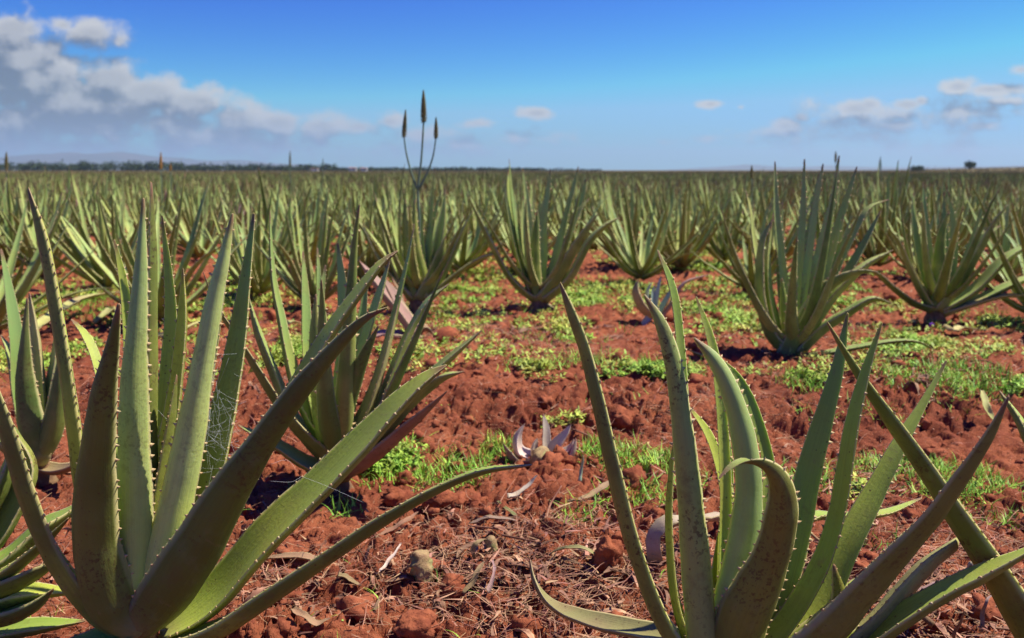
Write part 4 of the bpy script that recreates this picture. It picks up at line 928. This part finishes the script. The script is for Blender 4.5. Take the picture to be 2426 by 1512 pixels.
# lumpy stem piece and large clods
def lump(name, label, cat, px, py, r, mat, sq=(1, 1, 1), seed=1, lift=0.0, rot=0.0):
    p = on_ground(px, py, r*0.4); V, F = ico(4)
    rr_ = 1+0.20*n3(V, seed*3.1, 1.2)+0.12*n3(V, seed*1.7, 3.0)+0.06*n3(V, seed*1.1, 9.0)
    rr_ = rr_-0.10*np.maximum(0, n3(V, seed*5.1, 5.0))-0.05*np.abs(n3(V, seed*2.1, 14.0)); V = V*rr_[:, None]*np.array(sq)*r; c_, s_ = math.cos(rot), math.sin(rot)
    V = V@np.array([[c_, 0, s_], [0, 1, 0], [-s_, 0, c_]]).T
    o = mesh_obj(name, V, F, [mat]); o.location = (p[0], p[1], float(ground_z(p[0], p[1]))+r*0.35+lift); return tag(o, label, cat)
lump('soil_clod', 'big rounded red clod right of the lumpy brown stem piece', 'soil clod', 1073, 1385, 0.030, M_clod, (1, .9, .85), 3)
lump('soil_clod', 'large rough dark red clod near the bottom edge left of centre', 'soil clod', 985, 1490, 0.038, M_clod, (1.1, .9, .7), 5)
lump('soil_clod', 'angular dark red clod beside the left leaf of the right foreground aloe', 'soil clod', 1470, 1290, 0.026, M_clod, (1, .9, 1.1), 9)
lump('soil_clod', 'tall crumbling clod at the foot of the right foreground aloe', 'soil clod', 1440, 1330, 0.033, M_clod, (.9, .9, 1.4), 12)
p = on_ground(1003, 1385)
g_ = tube_geo([p+[0.006, 0, -0.01], p+[0.002, .0, 0.022], p+[-.008, 0.01, 0.048], p+[-.022, .015, 0.064]], [0.010, 0.020, 0.023, 0.010], 16, 24, 0.25, 4)
o = mesh_obj('stem_piece', g_[0]-p, g_[1], [M_stump], None, g_[2]); o.location = p.tolist(); tag(o, 'lumpy yellowish brown piece of old aloe stem sticking out of the front soil', 'plant stump')
p = on_ground(1165, 1295, .02)
g_ = tube_geo([p+[0, 0, -0.02], p+[0, 0, 0.0], p+[-.004, .0, 0.018], p+[-.006, .0, 0.024]], [0.009, 0.013, 0.012, 0.004], 14, 16, 0.15, 8)
o = mesh_obj('stem_piece', g_[0]-p, g_[1], [M_stump], None, g_[2]); o.location = p.tolist(); tag(o, 'small round greenish stem end in the litter beside the curled pale leaf', 'plant stump')
# twigs
def twig(label, pts, r, hts, mat=M_straw):
    P = np.array([on_ground(a, b_, .008+h) for (a, b_), h in zip(pts, hts)])
    g_ = tube_geo(P, [r]*len(P), 6, 16, 0.1, 2, rnd=random.random()); o = mesh_obj('twig', g_[0]-P[0], g_[1], [mat], None, g_[2]); o.location = P[0].tolist(); return tag(o, label, 'twig')
twig('pale dry stalk lying across the litter in the centre front', [(1110,1246),(1180,1252),(1250,1252)], .0022, [0, .01, 0])
twig('long thin stalk leaning above the litter below the uprooted pup', [(1290,1250),(1302,1200),(1330,1152)], .0022, [0, .03, .05])
twig('straight pink brown stalk pointing right in the litter', [(1190,1268),(1230,1276),(1270,1284)], .0025, [.01, .02, .02])
twig('thick dark twig with flaking bark among debris at bottom right', [(2105,1400),(2160,1440),(2210,1480)], .006, [.02, .02, .01], M_stem)
twig('thin dried flower stalk leaning between leaves of the right foreground aloe', [(1890,1228),(1925,1268),(1955,1300),(1975,1400)], .003, [.12, .09, .07, 0], M_tan)
twig('straight pale straw lying on the bare bank above the uprooted pup', [(1335,1010),(1370,1022),(1400,1035)], .003, [0, .01, 0])

# cobweb between the upright leaves of the left front aloe
wg = []; rw = random.Random(5)
web_pts = [[(x_, y_) for x_, y_ in ((372, 1010), (400, 1085), (362, 1060), (395, 1130))], [(470, 880), (492, 1000), (500, 1090), (520, 960), (560, 920), (548, 1040), (480, 1150)], ]
wg2 = []; wg3 = []
for k in range(150):
    if k < 90: a = (rw.gauss(515, 26), rw.gauss(1030, 70)); b_ = (a[0]+rw.gauss(0, 38), a[1]+rw.gauss(0, 40))
    elif k < 125: a = (rw.gauss(385, 14), rw.gauss(1060, 40)); b_ = (a[0]+rw.gauss(0, 30), a[1]+rw.gauss(0, 30))
    else: a = (rw.gauss(505, 24), rw.gauss(930, 40)); b_ = (a[0]+rw.gauss(0, 30), a[1]+rw.gauss(0, 40))
    p, q = at(a[0], a[1], 1.46+rw.uniform(-.03, .03)), at(b_[0], b_[1], 1.47+rw.uniform(-.03, .03)); m = (p+q)/2+[0, 0, -0.004*rw.random()]
    (wg2 if 90 <= k < 125 else wg).append(tube_geo([p, m, q], [0.00010]*3, 3, 5))
for a, b_, c_ in (((642,1100),(680,1090),(705,1118)),((640,1140),(690,1142),(712,1130)),((712,1128),(770,1150),(860,1190))):
    wg3.append(tube_geo([at(a[0], a[1], 1.40), at(b_[0], b_[1], 1.42), at(c_[0], c_[1], 1.44)], [0.00012]*3, 3, 8))
v, f, d, u, i = merge(wg); org = v[0].copy(); o = mesh_obj('cobweb', v-org, f, [M_web], None, d); o.location = org.tolist(); tag(o, 'fine white cobweb over the bright green leaf of the left front aloe', 'cobweb')
v, f, d, u, i = merge(wg3); org = v[0].copy(); o = mesh_obj('cobweb', v-org, f, [M_web], None, d); o.location = org.tolist(); tag(o, 'few long cobweb threads right of the largest front leaf, over bare soil', 'cobweb')
v, f, d, u, i = merge(wg2); org = v[0].copy(); o = mesh_obj('cobweb', v-org, f, [M_web], None, d); o.location = org.tolist(); tag(o, 'small tangle of cobweb at the young inner leaf of the left front aloe', 'cobweb')

# tiny purple flower in the weeds at the right
p = on_ground(2206, 770, 0.03); th = np.linspace(0, 2*np.pi, 6)[:-1]; gs = []
for t_ in th: gs.append(tube_geo([p, p+[.008*math.cos(t_), -.003, .008*math.sin(t_)], p+[.014*math.cos(t_), -.002, .014*math.sin(t_)]], [.002, .006, .002], 6, 6))
v, f, d, u, i = merge(gs); rt = thing('wild_flower', (p[0], p[1], p[2]-0.05), 'tiny purple wild flower in the weeds below the aloe fanning right', 'flower')
org = np.array(rt.location); mesh_obj('petals', v-org, f, [M_purple], rt, d)
g_ = tube_geo([p-[0, 0, .05], p-[.004, 0, .02], p], [.0015]*3, 6, 6); mesh_obj('stalk', g_[0]-org, g_[1], [M_weed], rt, g_[2])

# ------------------------------------------------------------------ horizon: woodland, trees, buildings, hills
def leafy(center, rad, n, sz, seed, flat=1.0):
    r = np.random.default_rng(seed); d = norm(r.normal(size=(n, 3))); rr_ = r.random(n)**0.4
    k = 1+0.35*n3(d, seed*1.3, 1.6)
    P = np.asarray(center)+d*rr_[:, None]*k[:, None]*np.asarray(rad); a = norm(r.normal(size=(n, 3)))*sz; b_ = norm(np.cross(a, r.normal(size=(n, 3))))*sz*0.7
    V = np.stack([P-a, P-b_, P+a, P+b_], 1).reshape(-1, 3); F = np.arange(4*n).reshape(-1, 4)
    rn = np.repeat(r.random(n), 4); return V, F, np.c_[rn, rn, rn, rn]
parts = []
YW = 620.0; k = 0; x_ = -480.0
while x_ < 20:
    pxx = x_/YW*FP+1213; h = (5.6 if pxx < 450 else 4.2 if pxx < 800 else 2.3)*random.uniform(.8, 1.2)
    if pxx < 800 or random.random() < 0.75: parts.append(leafy((x_, YW+random.uniform(-12, 12), h*0.45), (5, 4, h*0.62), 190, 0.6, k))
    k += 1; x_ += random.uniform(1.8, 3.4)
for pxx in range(1080, 1420, 8): parts.append(leafy(((pxx-1213)/FP*YW, YW, 0.7), (2.6, 2, 1.1+0.8*(1130 < pxx < 1370)*random.random()), 60, 0.4, pxx))
v, f, d = join(parts); o = mesh_obj('distant_woodland', v, f, [M_crown], None, d, smooth=False); tag(o, 'dark green belt of trees along the left and middle horizon', 'woodland', kind='stuff')
def far_tree(px, Y, h, w, seed, label, zb=0.0):
    x = at(px, 403, Y)[0]; r = thing('tree', (x, Y, zb), label, 'tree')
    g_ = tube_geo([[0, 0, -0.3], [0.1, 0, h*0.3], [0, 0, h*0.7]], [0.22, 0.18, 0.08], 8, 8); mesh_obj('trunk', g_[0], g_[1], [M_trunk], r, g_[2])
    ps = [leafy((math.cos(q*2.1)*w*.3, math.sin(q*2.1)*w*.3, h*0.55+0.12*h*math.sin(q)), (w*.38, w*.38, h*.44), 170, .22, seed+q) for q in range(7)]
    v, f, d = join(ps); mesh_obj('crown', v, f, [M_crown], r, d, smooth=False)
far_tree(2172, 330, 2.3, 4.0, 50, 'low round tree on the right horizon, the left one of two')
far_tree(2297, 330, 2.6, 3.2, 70, 'taller round tree on the right horizon, the right one of two', 1.3)
def house(px, Y, w, h, d_, label):
    x = at(px, 403, Y)[0]; r = thing('white_building', (x, Y, 0), label, 'building')
    def box(x0, x1, y0, y1, z0, z1):
        V = np.array([[a, b_, c_] for a in (x0, x1) for b_ in (y0, y1) for c_ in (z0, z1)]); return V, [(0,1,3,2),(4,6,7,5),(0,4,5,1),(2,3,7,6),(0,2,6,4),(1,5,7,3)]
    v, f = box(-w/2, w/2, -d_/2, d_/2, -.2, h); mesh_obj('wall', v, f, [M_wall], r, smooth=False)
    V = np.array([[-w/2-.3, -d_/2-.3, h+.01], [w/2+.3, -d_/2-.3, h+.01], [w/2+.3, d_/2+.3, h+.01], [-w/2-.3, d_/2+.3, h+.01], [-w/2-.3, 0, h+.4], [w/2+.3, 0, h+.4]])
    mesh_obj('roof', V, [(0,1,5,4),(2,3,4,5),(0,4,3),(1,2,5),(3,2,1,0)], [M_roof], r, smooth=False)
    for q in (-.3, .1, .35):
        v, f = box(q*w-.4, q*w+.4, -d_/2-.03, -d_/2+.05, .9, 2.0); mesh_obj('window', v, f, [M_dark], r, smooth=False)
house(746, 560, 4, 1.5, 3, 'tiny white building on the horizon left of the flowering aloe, leftmost of the three')
house(836, 560, 4.5, 2.2, 3, 'tiny white building at the end of the treeline, middle one of the three')
house(862, 560, 4, 2.0, 3, 'tiny white building nearest the flowering aloe, rightmost of the three')
def hills(name, Y, prof, seed):
    xs = np.linspace(prof[0][0], prof[-1][0], 160); hp = np.interp(xs, [p[0] for p in prof], [p[1] for p in prof])
    X = (xs-1213)/FP*Y; Hh = (hp+1.0*pn(xs*0.03, xs*0+seed, 2)*np.minimum(1, hp/6))/FP*Y; Hh = np.maximum(Hh, 0)
    V, F = [], []; n = len(X); sec = [(-2200, 0), (-1300, .35), (-500, .8), (0, 1), (700, .7), (2000, 0)]
    for dy, k in sec: V += [(X[i], Y+dy, Hh[i]*k*(1+0.15*float(pn(X[i]*0.002, dy*.003, seed)))-4) for i in range(n)]
    for s in range(len(sec)-1): F += [(s*n+i, s*n+i+1, (s+1)*n+i+1, (s+1)*n+i) for i in range(n-1)]
    o = mesh_obj(name, V, F, [M_hill]); tag(o, kind='structure')
hills('hills', 9000, [(-300, 24), (0, 26), (90, 36), (160, 42), (230, 38), (300, 42), (380, 34), (480, 22), (560, 25), (680, 16), (800, 8), (960, 2), (1100, 0)], 3)
hills('hills', 9000, [(1560, 0), (1620, 4), (1700, 9), (1760, 14), (1830, 8), (1950, 10), (2100, 8), (2300, 10), (2500, 14), (2700, 12)], 5)

# ------------------------------------------------------------------ air
def haze():
    m, t = nt('haze'); g = G(t); out = g.n('ShaderNodeOutputMaterial'); pv = g.n('ShaderNodeVolumePrincipled')
    pv.inputs['Color'].default_value = (0.62, 0.80, 0.95, 1); pv.inputs['Density'].default_value = HAZE_D; pv.inputs['Anisotropy'].default_value = 0.2
    g.l(pv.outputs[0], out.inputs['Volume'])
    x, y0, y1, z0, z1 = 9000, -60, 12500, -8, 260
    V = [(a, b_, c_) for a in (-x, x) for b_ in (y0, y1) for c_ in (z0, z1)]
    o = mesh_obj('haze', V, [(0,1,3,2),(4,6,7,5),(0,4,5,1),(2,3,7,6),(0,2,6,4),(1,5,7,3)], [m], smooth=False); tag(o, kind='stuff')
    o['label'] = 'thin bluish haze in the air over the field'
HAZE_D = 0.00013
haze()

# ------------------------------------------------------------------ world: sky and clouds
SUN_AZ, SUN_EL = 74.0, 56.0
w = bpy.data.worlds.new('World'); w.cycles.sampling_method = 'NONE'; bpy.context.scene.world = w; w.use_nodes = True; t = w.node_tree; t.nodes.clear(); g = G(t)
out = g.n('ShaderNodeOutputWorld'); bg = g.n('ShaderNodeBackground'); g.l(bg.outputs[0], out.inputs[0])
sky = g.n('ShaderNodeTexSky'); sky.sky_type = 'NISHITA'; sky.sun_disc = False; sky.sun_elevation = R(SUN_EL); sky.sun_rotation = R(SUN_AZ)
sky.air_density = 1.0; sky.dust_density = 0.3; sky.ozone_density = 3.0; sky.altitude = 200
hs = g.n('ShaderNodeHueSaturation'); hs.inputs['Saturation'].default_value = 1.25; g.l(sky.outputs[0], hs.inputs['Color'])
sc_ = g.n('ShaderNodeSeparateColor'); g.l(hs.outputs[0], sc_.inputs[0]); cc_ = g.n('ShaderNodeCombineColor')
g.l(g.math('MULTIPLY', g.math('POWER', g.math('MINIMUM', sc_.outputs[0], 4.3), 2.8), 0.053), cc_.inputs[0]); g.l(g.math('MULTIPLY', g.math('POWER', g.math('MINIMUM', sc_.outputs[1], 5.4), 2.5), 0.113), cc_.inputs[1]); g.l(g.math('MULTIPLY', g.math('MINIMUM', sc_.outputs[2], 6.6), 1.80), cc_.inputs[2])
tc = g.n('ShaderNodeTexCoord'); sx = g.n('ShaderNodeSeparateXYZ'); g.l(tc.outputs['Generated'], sx.inputs[0])
yy = g.math('MAXIMUM', sx.outputs[1], 0.05); cu = g.math('DIVIDE', sx.outputs[0], yy); cw = g.math('DIVIDE', sx.outputs[2], yy)
cmb = g.n('ShaderNodeCombineXYZ'); g.l(cu, cmb.inputs[0]); g.l(cw, cmb.inputs[1]); UVc = cmb.outputs[0]
CL = [(45,140,110,70,1.5),(30,70,70,40,1.3),(115,125,50,45,1.1),(2120,272,240,40,.7),(30,290,110,60,1.1),(230,295,170,56,1.1),(500,325,220,44,.8),(60,200,200,90,1.4),(20,105,95,70,1.3),(70,70,45,40,.9),(-40,150,160,110,1),(215,82,95,42,1),(150,60,45,22,.8),(285,95,35,20,.8),(110,190,150,80,1.2),(260,190,110,56,1.2),(180,250,250,80,1.4),(350,225,120,56,1.2),(450,250,110,52,1.2),(420,300,200,60,.8),(560,282,110,48,1),
 (660,292,90,38,1),(760,300,90,32,.9),(850,300,80,26,.8),(922,288,50,24,.9),(990,318,80,22,.6),(0,320,200,50,.7),(200,340,260,40,.5),(600,340,260,34,.5),
 (1272,268,52,17,1),(1130,293,56,13,.7),(1225,330,110,22,.45),(1100,345,190,16,.3),(1684,247,36,12,.9),(1756,255,13,6,.45),(1690,329,30,9,.35),(1570,338,26,7,.3),
 (1862,298,52,24,.9),(1900,280,26,15,1),(1830,310,50,18,.6),(2030,258,75,28,1),(2060,248,40,20,1),(2150,248,60,20,1),(2182,240,26,16,1),(2120,296,56,20,.9),(2260,270,90,22,.8),(2270,205,50,22,1),(2350,212,95,16,.95),(2330,300,56,15,.8),(2385,240,40,12,.6),(2420,165,34,16,.8),(2190,290,170,34,.5),(1980,290,70,20,.5),(1985,325,160,26,.25),(2200,345,180,20,.2)]
def cloud_density(vec):
    acc = None
    for cx, cy, rx, ry, s in CL:
        d = ray(cx, cy); u0, w0 = d[0]/d[1], d[2]/d[1]; ru, rw_ = rx/FP*1.05, ry/FP*1.05
        a = g.n('ShaderNodeVectorMath', operation='MULTIPLY_ADD'); g.l(vec, a.inputs[0]); a.inputs[1].default_value = (1/ru, 1/rw_, 0); a.inputs[2].default_value = (-u0/ru, -w0/rw_, 0)
        b_ = g.n('ShaderNodeVectorMath', operation='LENGTH'); g.l(a.outputs[0], b_.inputs[0])
        v = g.math('MULTIPLY_ADD', b_.outputs['Value'], -s, s)
        acc = v if acc is None else g.math('SMOOTH_MAX', acc, v, 0.12)
    nz = g.math('ADD', g.math('MULTIPLY', cloud_noise(vec, 5.0), 0.72), g.math('MULTIPLY', g.noise(vec, 48.0, 4.0, 0.55), 0.28))
    return g.math('ADD', acc, g.math('MULTIPLY', g.math('SUBTRACT', nz, 0.47), 3.2)), acc
def cloud_noise(vec, det):
    mp = g.n('ShaderNodeMapping'); g.l(vec, mp.inputs[0]); mp.inputs['Scale'].default_value = (1.1, 1.35, 1)
    return g.noise(mp.outputs[0], 15.0, det, 0.62, 0.1)
d0, a0 = cloud_density(UVc)
sh = g.n('ShaderNodeVectorMath', operation='ADD'); g.l(UVc, sh.inputs[0]); sh.inputs[1].default_value = (0.010, 0.018, 0)
d1, a1 = cloud_density(sh.outputs[0])
alpha = g.mr(d0, -0.05, 0.75); lit = g.mr(g.math('SUBTRACT', d0, d1), -0.30, 0.75)
thick = g.mr(a0, 0.35, 0.95)
lit = g.math('MULTIPLY', lit, 1.05)
lit = g.math('MULTIPLY', lit, g.math('SUBTRACT', 1.0, g.math('MULTIPLY', thick, 0.35)))
front = g.mr(sx.outputs[1], 0.1, 0.3); alpha = g.math('MULTIPLY', alpha, front)
K = 13.0
ccol = g.mix(lit, rgb(0.15*K, 0.185*K, 0.245*K), rgb(0.66*K, 0.66*K, 0.65*K))
hz = g.mr(cw, 0.0, 0.075, 0.65, 0.0, True)
ccol = g.mix(hz, ccol, rgb(0.22*K, 0.37*K, 0.60*K))
col = g.mix(g.math('MULTIPLY', alpha, 0.93), cc_.outputs[0], ccol)
g.l(col, bg.inputs['Color']); bg.inputs['Strength'].default_value = 0.052

sun = bpy.data.lights.new('sun', 'SUN'); sun.energy = 5.0; sun.angle = R(0.5); sun.color = (1.0, 0.94, 0.84)
so = bpy.data.objects.new('sun', sun); C.objects.link(so)
S = Vector((math.sin(R(SUN_AZ))*math.cos(R(SUN_EL)), math.cos(R(SUN_AZ))*math.cos(R(SUN_EL)), math.sin(R(SUN_EL))))
so.rotation_euler = S.to_track_quat('Z', 'Y').to_euler(); so.location = (20, 10, 30)

# ------------------------------------------------------------------ camera
cam = bpy.data.cameras.new('camera'); co = bpy.data.objects.new('camera', cam); C.objects.link(co)
cam.lens = LENS; cam.sensor_width = 36; co.location = (0, 0, CAMH); co.rotation_euler = (math.pi/2-PITCH, 0, 0)
cam.clip_start = 0.02; cam.clip_end = 30000
cam.dof.use_dof = True; cam.dof.focus_distance = 1.5; cam.dof.aperture_fstop = 5.6
sc = bpy.context.scene; sc.camera = co
sc.view_settings.view_transform = 'Standard'; sc.view_settings.look = 'None'; sc.view_settings.exposure = 0.55; sc.view_settings.gamma = 1.0
sc.cycles.max_bounces = 5; sc.cycles.diffuse_bounces = 3; sc.cycles.volume_bounces = 0; sc.cycles.use_denoising = True
sc.cycles.volume_max_steps = 64
